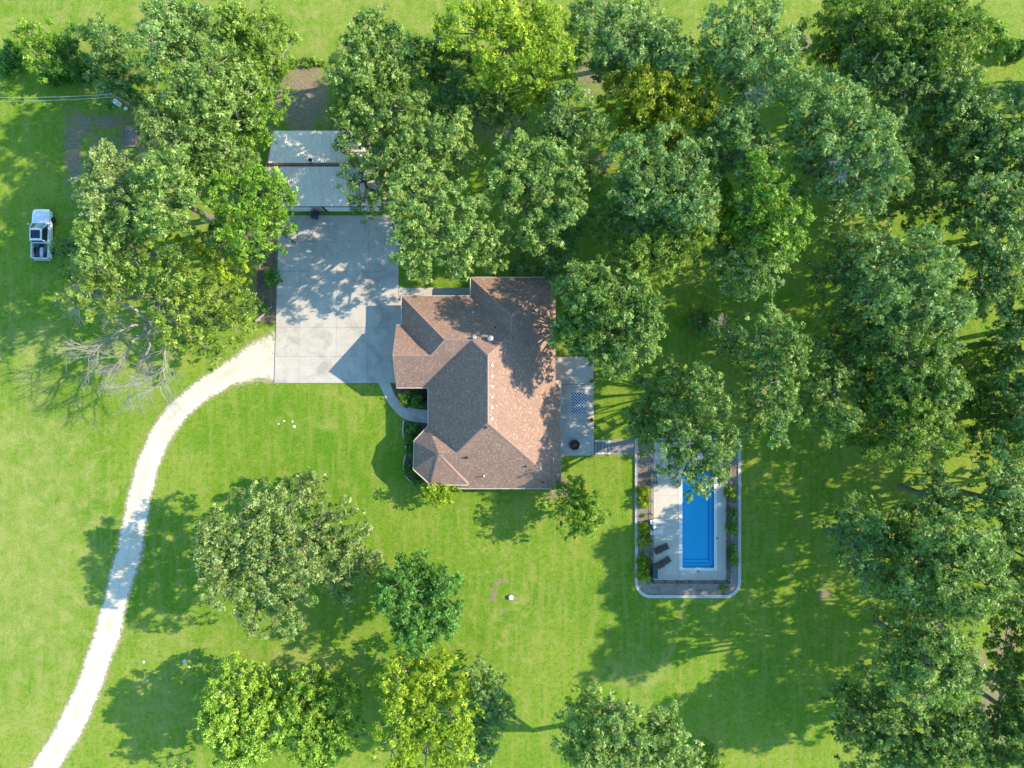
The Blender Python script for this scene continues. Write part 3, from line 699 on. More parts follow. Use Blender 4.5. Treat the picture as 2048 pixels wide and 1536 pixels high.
# ------------------------------------------------------------------ foliage machinery
rngG = np.random.default_rng(11)
def leaf_mesh(name, centers, radii, mat, rng, lsize=.27, k_leaf=2.3, flat=.75, hue=0., outward=.7, up=.45, wr=.62, coarse=None):
    """one mesh of leaves: tufts round 'centers' (n,3) of radius 'radii'"""
    centers = np.asarray(centers, float); radii = np.asarray(radii, float)
    sz = np.ones(len(radii)) if coarse is None else np.asarray(coarse, float)
    la = (lsize * sz) ** 2 * wr * .5
    cnt = np.maximum(6, (k_leaf * math.pi * radii ** 2 / la * np.where(sz > 1, .8, 1)).astype(int)); tot = int(cnt.sum())
    ci = np.repeat(np.arange(len(radii)), cnt)
    ro = np.concatenate([np.arange(c) // 7 for c in cnt]); start = np.r_[True, (np.diff(ro) != 0) | (np.diff(ci) != 0)]; gi = np.cumsum(start) - 1; ng = gi[-1] + 1   # leaves sit in rosettes of seven
    d = rng.normal(size=(ng, 3)); d /= np.linalg.norm(d, axis=1)[:, None] + 1e-9; d = d[gi]
    rad = (rng.random(ng) ** .42)[gi]
    lump = 1 + .28 * np.sin(d[:, 0] * 5 + ci * 1.7) * np.cos(d[:, 1] * 5 + ci * 2.3)       # uneven outline per tuft
    pos = centers[ci] + d * (rad * lump * radii[ci])[:, None] * np.array([1, 1, flat])
    nrm = d * outward + np.array([0, 0, up]) + rng.normal(size=(ng, 3))[gi] * .38 + rng.normal(size=(tot, 3)) * .26
    nrm /= np.linalg.norm(nrm, axis=1)[:, None] + 1e-9
    t = rng.normal(size=(tot, 3)) + d * .3; t -= nrm * (t * nrm).sum(1)[:, None]; t /= np.linalg.norm(t, axis=1)[:, None] + 1e-9
    pos = pos + t * lsize * .55 - nrm * lsize * .1 + rng.normal(size=(tot, 3)) * lsize * .12
    s = np.cross(nrm, t); L_ = (lsize * sz[ci] * rng.uniform(.65, 1.3, tot))[:, None]
    sk = rng.uniform(-.25, .35, tot)[:, None]
    v = np.empty((tot, 3, 3)); v[:, 0] = pos - t * L_ * sk + s * L_ * wr * .5; v[:, 1] = pos + t * L_ * .62; v[:, 2] = pos - t * L_ * .38 - s * L_ * wr * .5
    me = np_mesh(name, v.reshape(-1, 3), np.arange(tot * 3).reshape(-1, 3), mat)
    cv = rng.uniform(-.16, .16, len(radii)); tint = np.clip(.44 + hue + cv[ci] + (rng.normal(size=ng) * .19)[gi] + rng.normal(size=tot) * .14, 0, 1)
    a = me.attributes.new('tint', 'FLOAT', 'FACE'); a.data.foreach_set('value', tint.astype(np.float32))
    return me, tot
TOT_LEAVES = 0
def wiggle(p, q, n, amp, r):
    p, q = Vector(p), Vector(q); out = [p]
    for k in range(1, n):
        out.append(p.lerp(q, k / n) + Vector((r.uniform(-1, 1), r.uniform(-1, 1), r.uniform(-.6, .6))) * amp)
    return out + [q]
def make_tree(name, label, cat, group, lobes_px, height, mat, seed, dens=1., lsize=.215, tuft=(.30, .74), k_leaf=2.0, low=.35, hue=0., trunk_r=None, lean=(0, 0), bare=0, round_=False, scale=1.08):
    """lobes_px: [(px, py, radius_px[, drop_m])], crown lobes where the photograph shows them"""
    global TOT_LEAVES
    rng = np.random.default_rng(seed); r = random.Random(seed)
    if lobes_px[0][0] > 1600 or (lobes_px[0][1] > 1350 and lobes_px[0][0] > 1100): height *= (1.27 if lobes_px[0][1] > 880 else 1.10) if height > 8 else 1.; scale *= 1.17; dens *= 1.2
    elif lobes_px[0][0] < 560 and lobes_px[0][1] < 480 and height > 9: height *= 1.36; scale *= 1.04
    elif 1420 < lobes_px[0][0] and lobes_px[0][1] > 500: height *= 1.18; scale *= 1.06; dens *= 1.1
    elif lobes_px[0][0] > 1180 and lobes_px[0][1] < 560: height *= 1.12; scale *= 1.08; dens *= 1.1
    C_, Rd, SZ = [], [], []; lobes = []
    mx_ = sum(l[0] for l in lobes_px) / len(lobes_px); my_ = sum(l[1] for l in lobes_px) / len(lobes_px); rr_ = math.hypot(mx_ - 1024, my_ - 768) + 1e-6
    ux_, uy_ = (mx_ - 1024) / rr_, (my_ - 768) / rr_
    for lb in lobes_px:
        rad0 = lb[2] * scale / PPM; drop = lb[3] if len(lb) > 3 else r.uniform(0, 1.1)
        drop += min(height * .48, max(0, (mx_ - lb[0]) * ux_ + (my_ - lb[1]) * uy_) / 50 * 4.2 * min(1, rr_ / 600))   # the side facing the picture's centre shows lower boughs
        zc = max(height - drop - rad0 * .62, rad0 * .5)
        p = at(lb[0], lb[1], min(zc + rad0 * .25, height)); rad = rad0 * (CAM_H - zc) / CAM_H
        lobes.append((Vector((p.x, p.y, zc)), rad))
    wts = [l[1] * max(.05, (l[0].z / height)) ** 2 for l in lobes]; base = sum((l[0] * w for l, w in zip(lobes, wts)), Vector()) / sum(wts); sh_ = 3.2 * min(1, rr_ / 650) * min(1, len(lobes) / 5) * (1 if height > 10.5 else .3); base = Vector((base.x + lean[0] + ux_ * sh_, base.y + lean[1] - uy_ * sh_, 0))
    wood = MB(); tr = trunk_r or (.08 + height * .016); tr = min(tr, .34)
    fork = Vector((base.x, base.y, max(.25, min(height * .42, 6.))))
    root = empty(name, (base.x, base.y, 0), label, cat, group)
    tk = MB(); f0 = fork - base
    tk.tube([(0, 0, -.05), (0, 0, .12), tuple(f0 * .5 + Vector((r.uniform(-.1, .1), r.uniform(-.1, .1), 0))), tuple(f0)], [tr * 1.5, tr * 1.1, tr * .92, tr * .8], 8)
    tko = tk.build('trunk', M['bark'], root)
    for (lc, rad) in lobes:
        n = max(5, int(3.0 * dens * rad * rad / ((tuft[0] + tuft[1]) / 2) ** 2 * .50))
        lf = lc - base
        if round_:
            n = int(n * 1.25)
        pts = wiggle(f0, lf + Vector((0, 0, -rad * .1)), 4, .22 * min(rad, 3) * .6, r)
        wood.tube(pts, [tr * .5, tr * .4, tr * .3, tr * .22, tr * .15], 6, False)
        # sub limbs inside the lobe
        subs = []
        for s_ in range(5 if rad > 1.5 else 2):
            a = r.uniform(0, 6.283); e = lf + Vector((math.cos(a), math.sin(a), 0)) * rad * r.uniform(.45, .8) + Vector((0, 0, rad * r.uniform(-.05, .4)))
            k0 = pts[r.choice((2, 3, 4))]; sp_ = wiggle(k0, e, 3, .14 * rad * .5, r)
            wood.tube(sp_, [tr * .26, tr * .2, tr * .14, tr * .07], 5, False); subs += sp_[1:]
        n2 = int(n * .32)
        for k in range(n + n2):
            rc = r.uniform(*tuft) * (1 if rad > 1.2 else .6)
            rho = math.sqrt(r.random()); a = r.uniform(0, 6.283)
            wob_ = 1 + .16 * math.sin(a * 3 + seed) + .12 * math.sin(a * 5 + seed * 2.1)
            zz = math.sqrt(max(0, 1 - rho * rho))
            if k < n:                        # the sunlit top of the lobe
                hgt_ = zz * rad * (r.uniform(.15, 1) * .7 if not round_ else (1 - r.random() ** 2 * .8) * .85)
                if rho > .8: hgt_ = r.uniform(-.35, .15) * rad
            else:                            # the skirt of lower boughs
                rho = rho ** .6 * .97; hgt_ = -r.uniform(.1, 1.25) * rad
            c = lf + Vector((math.cos(a) * rho * rad * wob_, math.sin(a) * rho * rad * wob_, hgt_))
            c.z = max(c.z, height * .12)
            c.z = min(max(c.z, rc * .5), height)
            C_.append(tuple(c)); Rd.append(rc); SZ.append(1 if k < n else 1.55)
            if k % 3 == 0 and subs:
                s0 = min(subs, key=lambda q: (q - c).length_squared)
                wood.tube([s0, s0.lerp(c, .5) + Vector((0, 0, -.1)), c], [tr * .1, .03, .012], 3, False)
    wood.build('branches', M['bark'], tko)
    me, n = leaf_mesh('foliage', C_, Rd, LEAF[mat] if isinstance(mat, str) else mat, rng, lsize, k_leaf, hue=hue, coarse=SZ)
    TOT_LEAVES += n
    fo = bpy.data.objects.new('crown', me); COL.objects.link(fo); fo.parent = root
    return root

def bare_branches(mb, p, d, ln, rad, depth, r, spread=.55, up=.0):
    d = Vector(d).normalized(); pts = [Vector(p)]; n = 4
    for k in range(n):
        d = (d + Vector((r.uniform(-1, 1), r.uniform(-1, 1), r.uniform(-.7, .7))) * .16 + Vector((0, 0, up))).normalized()
        pts.append(pts[-1] + d * ln / n)
    mb.tube(pts, [rad, rad * .85, rad * .7, rad * .55, rad * .42], 5 if rad > .03 else 3, False)
    if depth <= 0: return
    for k in range(2, n + 1):
        for _ in range(2 if k == n or depth > 1 else 1):
            s = Vector((r.uniform(-1, 1), r.uniform(-1, 1), r.uniform(-.5, .7))).normalized()
            bare_branches(mb, pts[k], d + s * spread, ln * r.uniform(.5, .72), rad * (.32 + .1 * (k == n)) + .004, depth - 1, r, spread, up)

# (name, label, group, kind, height, lobes, options)
TREES = [
 # ---- left cluster
 ('small_tree', 'small feathery light green tree alone in the top left corner above the hedge line', 'fresh', 6.5, [(75, 70, 30), (65, 105, 34), (50, 65, 22), (90, 90, 26)], dict(dens=.75, tuft=(.3, .6), lsize=.2)),
 ('shrubby_tree', 'low dark bush in the hedge line right of the small feathery tree', 'deep', 5, [(130, 105, 34), (150, 75, 28), (108, 120, 24)], dict(tuft=(.3, .7), lsize=.22)),
 ('shrubby_tree', 'rounded blue-green tree in the hedge line left of the tall pale one', 'blue', 7.5, [(195, 70, 38), (225, 95, 48), (210, 135, 42)], dict()),
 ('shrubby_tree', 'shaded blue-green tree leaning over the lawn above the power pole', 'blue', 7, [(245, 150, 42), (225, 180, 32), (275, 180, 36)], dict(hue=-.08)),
 ('broadleaf_tree', 'tall pale silvery green tree rising from the hedge line at the top edge', 'blue', 13, [(320, 40, 48), (370, 55, 58), (340, 105, 48), (300, 90, 34)], dict(hue=.14, dens=1.15)),
 ('broadleaf_tree', 'yellow-green tree at the right end of the top hedge line', 'olive', 12, [(490, 40, 52), (530, 80, 50), (480, 110, 52), (545, 120, 32), (455, 30, 30)], dict(hue=.12)),
 ('broadleaf_tree', 'big mid-green tree below the pale silvery one, right of the power pole', 'oak', 13.5, [(400, 150, 60), (350, 170, 50), (440, 200, 62), (390, 220, 52), (470, 165, 45)], dict(hue=.1, dens=1.1)),
 ('broadleaf_tree', 'darker green tree between the dirt clearing and the big mid-green tree', 'fresh', 10, [(520, 190, 42), (515, 240, 42), (480, 270, 42)], dict(hue=-.08)),
 ('broadleaf_tree', 'lit green tree beside the fenced garden plot, below the power pole', 'grey', 12, [(320, 265, 46), (375, 270, 46), (345, 310, 44), (300, 240, 26)], dict(hue=.05)),
 ('broadleaf_tree', 'green tree just left of the metal garage roof', 'oak', 11, [(430, 300, 46), (470, 330, 42), (415, 345, 40)], dict(hue=.04)),
 ('broadleaf_tree', 'pale yellowish tree overhanging the lower corner of the fenced garden plot', 'grey', 12.5, [(215, 320, 42), (200, 370, 46), (255, 365, 48), (180, 410, 34)], dict(hue=.16)),
 ('broadleaf_tree', 'wide pale green tree in the middle of the left cluster', 'oak', 13.5, [(310, 360, 52), (350, 400, 52), (290, 420, 52), (345, 345, 40)], dict(hue=.13)),
 ('broadleaf_tree', 'dense green tree touching the left end of the metal garage', 'fresh', 12, [(470, 390, 56), (520, 370, 44), (530, 430, 48), (480, 450, 50), (555, 400, 30)], dict(hue=0.)),
 ('broadleaf_tree', 'green tree right of the white pickup truck', 'oak', 12, [(185, 460, 46), (230, 480, 52), (170, 505, 36), (250, 440, 42)], dict(hue=.06)),
 ('shrubby_tree', 'low blue-green tree spilling over the tailgate of the white pickup', 'blue', 6.0, [(122, 495, 24), (135, 520, 26), (150, 490, 24)], dict(hue=-.06, dens=.9)),
 ('small_tree', 'bright yellow-green tree in the heart of the left cluster', 'lime', 10.5, [(385, 490, 28), (440, 515, 32), (465, 545, 28), (350, 480, 22)], dict(tuft=(.35, .7), hue=.08)),
 ('broadleaf_tree', 'dark green tree left of the upper concrete drive', 'oak', 9.5, [(440, 470, 34), (500, 490, 34), (555, 455, 24), (340, 500, 30)], dict(hue=-.1)),
 ('open_tree', 'wide lime-green tree with pale limbs showing, over the bend of the gravel drive', 'limeoak', 13.5, [(150, 570, 44), (215, 560, 42), (275, 540, 44), (330, 560, 50), (395, 560, 48), (450, 590, 48), (370, 620, 55), (310, 620, 38), (430, 650, 46), (350, 670, 40), (475, 640, 32), (400, 690, 26), (435, 715, 22), (190, 610, 30)], dict(dens=.62, hue=0., lsize=.25, tuft=(.36, .75))),
 # ---- top centre
 ('broadleaf_tree', 'big pale green tree at the right side of the dirt clearing', 'oak', 13.5, [(740, 50, 40), (720, 100, 50), (690, 140, 46), (760, 130, 58), (720, 180, 50), (800, 160, 52), (790, 75, 30)], dict(hue=.1, dens=1.1)),
 ('broadleaf_tree', 'pale green tree above the upper right end of the metal garage', 'oak', 12.5, [(710, 230, 46), (770, 225, 50), (690, 250, 32), (820, 215, 36), (745, 265, 36)], dict(hue=.05)),
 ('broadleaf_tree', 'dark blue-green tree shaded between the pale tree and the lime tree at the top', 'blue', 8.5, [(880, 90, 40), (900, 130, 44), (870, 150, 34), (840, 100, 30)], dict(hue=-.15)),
 ('large_tree', 'huge bright lime tree at the top edge, centre of the picture', 'lime', 15, [(930, 40, 42), (985, 30, 52), (1050, 25, 56), (1105, 50, 44), (1010, 90, 56), (1080, 100, 52), (985, 130, 44), (1110, 150, 38), (1060, 165, 42), (1095, 195, 28), (890, 60, 26)], dict(hue=.1, dens=1.05)),
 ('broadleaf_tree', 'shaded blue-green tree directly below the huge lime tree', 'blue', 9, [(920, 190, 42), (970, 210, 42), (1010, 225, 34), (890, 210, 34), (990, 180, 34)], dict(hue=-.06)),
 ('broadleaf_tree', 'tree whose crown covers the right half of the metal garage ridge', 'oak', 12.5, [(850, 280, 54), (900, 260, 44), (800, 300, 46), (920, 300, 42), (760, 320, 34)], dict(hue=.12)),
 ('open_tree', 'thin open crown over the middle of the metal garage roof', 'oak', 10.5, [(690, 285, 24), (715, 340, 32), (700, 375, 24), (760, 350, 34), (770, 400, 36), (725, 410, 26)], dict(dens=.62, tuft=(.35, .7))),
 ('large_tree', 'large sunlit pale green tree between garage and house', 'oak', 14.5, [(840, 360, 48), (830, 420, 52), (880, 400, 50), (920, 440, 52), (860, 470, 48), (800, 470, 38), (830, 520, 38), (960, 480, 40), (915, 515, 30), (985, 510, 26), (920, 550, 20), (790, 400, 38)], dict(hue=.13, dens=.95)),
 ('large_tree', 'large pale tree above the north-east wing of the house', 'oak', 14.5, [(1040, 300, 42), (1100, 320, 48), (1060, 370, 55), (1120, 370, 44), (1040, 420, 48), (1100, 430, 50), (1140, 420, 30), (1070, 470, 34), (1010, 350, 40)], dict(hue=.13, dens=.95)),
 ('broadleaf_tree', 'tree right of the dirt gap under the huge lime tree', 'blue', 12, [(1140, 205, 42), (1110, 240, 36), (1175, 250, 36), (1140, 280, 46), (1100, 285, 30)], dict(hue=.06)),
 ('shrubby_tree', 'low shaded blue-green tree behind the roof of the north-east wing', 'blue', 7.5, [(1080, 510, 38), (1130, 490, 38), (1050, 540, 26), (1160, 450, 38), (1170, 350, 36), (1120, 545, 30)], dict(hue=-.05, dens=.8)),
 ('broadleaf_tree', 'pale tree at the top edge just right of the huge lime tree', 'blue', 13, [(1200, 30, 50), (1190, 85, 40), (1250, 60, 50), (1300, 50, 52), (1230, 115, 36), (1340, 85, 42), (1290, 105, 40), (1370, 120, 30)], dict(hue=.1)),
 ('yellow_tree', 'yellow-olive tree standing in the wood right of the huge lime tree', 'yellow', 12, [(1240, 180, 40), (1300, 170, 44), (1360, 170, 40), (1400, 200, 40), (1310, 220, 48), (1370, 240, 44), (1280, 260, 38), (1330, 285, 32), (1420, 225, 26), (1395, 135, 30)], dict(hue=-.02)),
 ('open_tree', 'silvery tree with crooked bare limbs at the top edge of the wood', 'blue', 14.5, [(1460, 30, 40), (1520, 30, 44), (1450, 90, 44), (1510, 90, 48), (1570, 90, 34), (1500, 150, 48), (1560, 150, 40), (1450, 150, 34), (1600, 140, 26)], dict(hue=.15, dens=.85)),
 ('large_tree', 'wide olive tree at the top edge with a yellow-green right side', 'olive', 12.5, [(1670, 60, 42), (1720, 35, 52), (1790, 50, 60), (1860, 35, 56), (1920, 45, 50), (1700, 95, 42), (1950, 60, 32), (1830, 95, 46), (1900, 100, 40)], dict(hue=.02)),
 ('round_bush', 'round light green bush at the right end of the top tree belt', 'fresh', 4.5, [(1985, 75, 26), (1998, 95, 22)], dict(tuft=(.3, .6), round_=True, hue=.1)),
 ('broadleaf_tree', 'blue-green tree below the wide olive tree', 'blue', 12.5, [(1730, 110, 40), (1790, 140, 48), (1850, 150, 50), (1910, 150, 44), (1940, 190, 36), (1820, 195, 46), (1700, 155, 34)], dict(hue=.02)),
 ('open_tree', 'tall tree with pale trunk and spreading limbs visible through its crown', 'blue', 16, [(1650, 190, 42), (1700, 210, 48), (1620, 230, 34), (1740, 250, 48), (1680, 280, 46), (1760, 300, 44), (1620, 280, 34), (1700, 340, 44), (1790, 345, 34), (1650, 330, 34), (1740, 385, 34), (1690, 410, 26)], dict(hue=.1, dens=.8)),
 ('broadleaf_tree', 'tree between the yellow-olive tree and the tall open one', 'blue', 13, [(1480, 240, 40), (1440, 265, 36), (1510, 285, 40), (1470, 320, 46), (1530, 330, 36)], dict(hue=.08)),
 ('large_tree', 'broad pale tree in the wood, straight above the dense round tree by the house', 'blue', 13.5, [(1270, 310, 44), (1330, 300, 48), (1390, 330, 48), (1290, 370, 50), (1360, 380, 48), (1240, 400, 36), (1300, 430, 48), (1390, 420, 46), (1350, 460, 40), (1240, 450, 34)], dict(hue=.03)),
 ('broadleaf_tree', 'fresh green tree right of the broad pale one in the wood', 'fresh', 13.5, [(1530, 330, 34), (1560, 390, 46), (1510, 410, 44), (1590, 440, 36), (1540, 460, 48), (1480, 460, 40), (1570, 490, 34), (1440, 400, 36)], dict(hue=0.)),
 ('broadleaf_tree', 'yellowish tree above the shaded lawn gap in the wood', 'olive', 12, [(1280, 500, 38), (1340, 500, 40), (1250, 530, 34), (1310, 540, 36), (1380, 480, 34)], dict(hue=.1)),
 ('broadleaf_tree', 'pale-topped tree bordering the lawn gap, below the fresh green one', 'oak', 12, [(1480, 530, 36), (1530, 540, 42), (1500, 570, 28), (1430, 510, 36), (1550, 570, 20)], dict(hue=.08)),
 ('large_tree', 'dense round tree touching the east side of the house roof', 'oak', 14, [(1150, 560, 36), (1190, 570, 46), (1240, 570, 46), (1280, 600, 40), (1180, 620, 50), (1240, 640, 55), (1290, 660, 40), (1150, 660, 42), (1200, 680, 50), (1270, 700, 42), (1230, 725, 30), (1300, 620, 28)], dict(hue=-.01, dens=1.15, lsize=.24)),
 ('broadleaf_tree', 'tree at the right edge below the gap with sunlit lawn', 'blue', 12, [(1950, 230, 42), (2010, 220, 48), (1900, 260, 46), (1960, 290, 48), (2030, 300, 46), (1880, 310, 40)], dict(hue=-.02)),
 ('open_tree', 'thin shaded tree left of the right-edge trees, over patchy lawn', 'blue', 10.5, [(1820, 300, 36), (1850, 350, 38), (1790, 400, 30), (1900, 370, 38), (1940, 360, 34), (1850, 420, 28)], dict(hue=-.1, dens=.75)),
 ('broadleaf_tree', 'tall tree at the right edge, a third of the way down', 'blue', 13.5, [(1990, 390, 42), (2040, 410, 42), (1950, 440, 38), (2000, 470, 48), (2040, 520, 42), (1980, 530, 44), (2000, 590, 34), (1955, 585, 24)], dict(hue=.04)),
 ('large_tree', 'large fresh tree right of the shaded lawn gap', 'blue', 15, [(1700, 490, 40), (1760, 520, 46), (1830, 500, 46), (1880, 540, 42), (1720, 560, 44), (1790, 580, 50), (1860, 600, 48), (1910, 620, 36), (1660, 540, 28), (1690, 610, 34)], dict(hue=.06)),
 ('large_tree', 'wide tree in the middle of the right-hand wood', 'oak', 14, [(1750, 650, 46), (1820, 660, 48), (1880, 680, 42), (1700, 690, 40), (1770, 720, 48), (1840, 740, 46), (1900, 770, 38), (1720, 760, 36)], dict(hue=0.)),
 ('broadleaf_tree', 'tree with yellowish patches ending in a point above the open lawn', 'olive', 13.5, [(1810, 790, 42), (1870, 790, 42), (1780, 840, 44), (1850, 840, 44), (1890, 870, 34), (1820, 890, 36), (1740, 850, 34), (1745, 900, 20)], dict(hue=.06)),
 ('broadleaf_tree', 'thin-crowned tree left of the wide tree in the right-hand wood', 'oak', 11.5, [(1650, 720, 32), (1680, 770, 36), (1640, 800, 34), (1690, 830, 30), (1660, 860, 24)], dict(dens=.75)),
 ('open_tree', 'tree with two narrow tops and bare forks, right of the small dark shrub', 'oak', 12.5, [(1535, 640, 26), (1530, 680, 32), (1580, 670, 26), (1590, 710, 34), (1540, 730, 32), (1560, 770, 36), (1520, 800, 34), (1580, 820, 28), (1560, 870, 28), (1505, 850, 28)], dict(dens=.8, hue=.02)),
 ('small_tree', 'small bluish tree with dead twigs on its upper left side', 'blue', 9, [(1460, 670, 28), (1480, 700, 28), (1450, 700, 20)], dict(dens=.75)),
 ('small_shrub', 'small dark green shrub alone on the shaded lawn', 'deep', 3.0, [(1400, 640, 22), (1418, 650, 18)], dict(tuft=(.3, .55), round_=True)),
 ('large_tree', 'tree hanging over the top end of the swimming pool', 'oak', 13.5, [(1310, 770, 38), (1360, 760, 38), (1410, 770, 36), (1300, 820, 40), (1360, 820, 46), (1430, 820, 40), (1310, 870, 36), (1370, 870, 40), (1430, 870, 40), (1380, 920, 38), (1430, 920, 30), (1398, 972, 24), (1370, 955, 20), (1425, 950, 26), (1450, 905, 28), (1340, 915, 28), (1285, 850, 28)], dict(hue=.0, dens=.9)),
 ('shrubby_tree', 'low shaded growth at the right edge beside the wide wood', 'deep', 7, [(1980, 740, 40), (2020, 800, 42), (1960, 800, 34), (1990, 860, 44), (2040, 880, 36), (2030, 700, 40)], dict(hue=.05, dens=.8)),
 ('small_tree', 'narrow pale tree in the lawn gap above the big lower-right tree', 'blue', 10.5, [(1870, 960, 24), (1890, 985, 26), (1860, 1010, 28), (1910, 1020, 24)], dict(dens=.8, hue=.06)),
 ('broadleaf_tree', 'pale tree at the right edge level with the swimming pool', 'blue', 13, [(2020, 950, 34), (2000, 1000, 34), (2040, 1020, 40), (2035, 1060, 28)], dict(hue=.08)),
 ('large_tree', 'largest lower-right tree with a broad crown right of the pool lawn', 'oak', 15, [(1800, 1070, 40), (1850, 1060, 42), (1780, 1120, 42), (1850, 1120, 46), (1910, 1080, 42), (1960, 1070, 36), (1920, 1130, 48), (1980, 1120, 38), (1850, 1180, 44), (1930, 1190, 44), (1990, 1170, 34), (1790, 1180, 34), (1960, 1220, 28)], dict(hue=.03)),
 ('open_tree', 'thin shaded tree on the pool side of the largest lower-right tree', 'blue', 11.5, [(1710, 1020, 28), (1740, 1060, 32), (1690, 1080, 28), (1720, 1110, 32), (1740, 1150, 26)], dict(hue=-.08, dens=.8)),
 ('broadleaf_tree', 'round fresh-topped tree below the largest lower-right tree', 'oak', 14.5, [(1800, 1250, 38), (1850, 1240, 38), (1900, 1260, 38), (1830, 1300, 42), (1890, 1310, 46), (1930, 1330, 38), (1870, 1360, 40), (1930, 1370, 32), (1800, 1350, 30), (1850, 1400, 24)], dict(hue=.06)),
 ('broadleaf_tree', 'dull blue-green tree in the lower right with a pale curved limb', 'blue', 10, [(1740, 1400, 36), (1720, 1450, 38), (1780, 1460, 40), (1740, 1500, 40), (1810, 1500, 36), (1700, 1400, 26)], dict(hue=-.08, dens=.95)),
 ('broadleaf_tree', 'tree at the bottom edge right of the dull blue-green one', 'oak', 11.5, [(1880, 1440, 36), (1930, 1430, 36), (1880, 1490, 40), (1940, 1490, 38), (1840, 1520, 34), (1900, 1540, 34)], dict(hue=.02)),
 ('broadleaf_tree', 'dark tree in the bottom right corner over reddish ground', 'oak', 11, [(2030, 1230, 30), (2040, 1300, 34), (2035, 1360, 30), (2030, 1440, 34), (2040, 1500, 40), (1990, 1530, 30)], dict(hue=-.06, dens=.95)),
 # ---- bottom
 ('large_tree', 'very large grey-green tree alone on the front lawn beside the gravel drive', 'grey', 12.6, [(520, 1010, 42), (580, 985, 38), (620, 970, 24), (480, 1060, 46), (545, 1060, 50), (610, 1050, 48), (430, 1090, 30), (500, 1120, 48), (425, 1060, 34), (410, 1115, 34), (418, 1190, 30), (570, 1120, 50), (640, 1110, 48), (690, 1070, 42), (710, 1120, 42), (430, 1150, 34), (480, 1180, 44), (550, 1180, 46), (610, 1170, 36), (680, 1170, 36), (570, 1240, 34), (510, 1240, 32), (745, 1120, 22), (670, 1030, 28)], dict(hue=.03, dens=.95, lsize=.22)),
 ('dense_tree', 'round dark green tree right of the large grey-green one', 'deep', 10.5, [(800, 1160, 40), (840, 1150, 38), (875, 1180, 42), (810, 1210, 50), (865, 1225, 50), (830, 1268, 44), (885, 1250, 32), (778, 1195, 32)], dict(hue=.22, tuft=(.3, .65), lsize=.22, dens=1.05, round_=True, k_leaf=2.6)),
 ('dense_tree', 'bright green drooping-leaved tree at the bottom left', 'fresh', 10, [(470, 1372, 46), (438, 1420, 46), (510, 1410, 52), (460, 1470, 52), (525, 1470, 50), (480, 1515, 42), (548, 1380, 30), (425, 1455, 32), (490, 1440, 44)], dict(hue=.3, tuft=(.25, .5), lsize=.26, dens=1.0, round_=True, k_leaf=2.6)),
 ('dense_tree', 'bright green tree at the bottom, second from the left of the front row', 'fresh', 9, [(612, 1385, 38), (660, 1392, 40), (602, 1432, 40), (664, 1440, 46), (622, 1482, 46), (684, 1480, 36), (640, 1512, 38)], dict(hue=.2, tuft=(.25, .5), lsize=.24, dens=1.0, round_=True, k_leaf=2.6)),
 ('large_tree', 'tall yellow-lime tree at the bottom edge, centre', 'lime', 13, [(810, 1340, 38), (860, 1330, 36), (790, 1390, 40), (850, 1390, 44), (900, 1380, 36), (800, 1450, 46), (870, 1450, 46), (920, 1440, 34), (780, 1510, 42), (850, 1520, 44), (910, 1510, 36)], dict(hue=.06, tuft=(.35, .75))),
 ('dense_tree', 'rounded blue-green tree tucked against the right of the tall yellow-lime tree', 'blue', 9.5, [(950, 1360, 28), (985, 1380, 30), (960, 1420, 36), (1000, 1430, 30), (970, 1480, 34), (950, 1510, 28)], dict(hue=.12, tuft=(.3, .6), round_=True)),
 ('broadleaf_tree', 'pale green tree with two horn-like tops cut by the bottom edge', 'oak', 14, [(1170, 1410, 28), (1190, 1450, 38), (1150, 1490, 36), (1220, 1490, 44), (1270, 1480, 40), (1330, 1440, 26), (1330, 1480, 36), (1290, 1520, 44), (1200, 1530, 40), (1370, 1530, 34)], dict(hue=.13, lean=(0, -1.5))),
 ('small_tree', 'small blue-green treetop at the bottom edge left of the bright green pair', 'blue', 6, [(345, 1530, 20), (368, 1526, 16)], dict(trunk_r=.07, lean=(-.6, -1.), hue=.14, tuft=(.3, .6))),
 ('small_tree', 'loose light green tree just off the south-east corner of the house', 'fresh', 6.5, [(1135, 1000, 30), (1168, 1008, 32), (1190, 1030, 26), (1140, 1040, 30), (1168, 1052, 28), (1112, 1020, 20), (1150, 980, 24)], dict(dens=.9, tuft=(.3, .55), lsize=.22, hue=.02)),
 ('small_tree', 'small bright tree with big leaves at the south wall under the turret', 'lime', 4.2, [(868, 972, 22), (890, 985, 22), (876, 998, 18), (858, 985, 15), (884, 968, 15)], dict(dens=1.3, tuft=(.22, .42), lsize=.26)),
 ('round_bush', 'small bush at the bottom edge right of the two-horned tree', 'olive', 3, [(1418, 1518, 20), (1432, 1528, 14)], dict(tuft=(.3, .5), round_=True)),
]
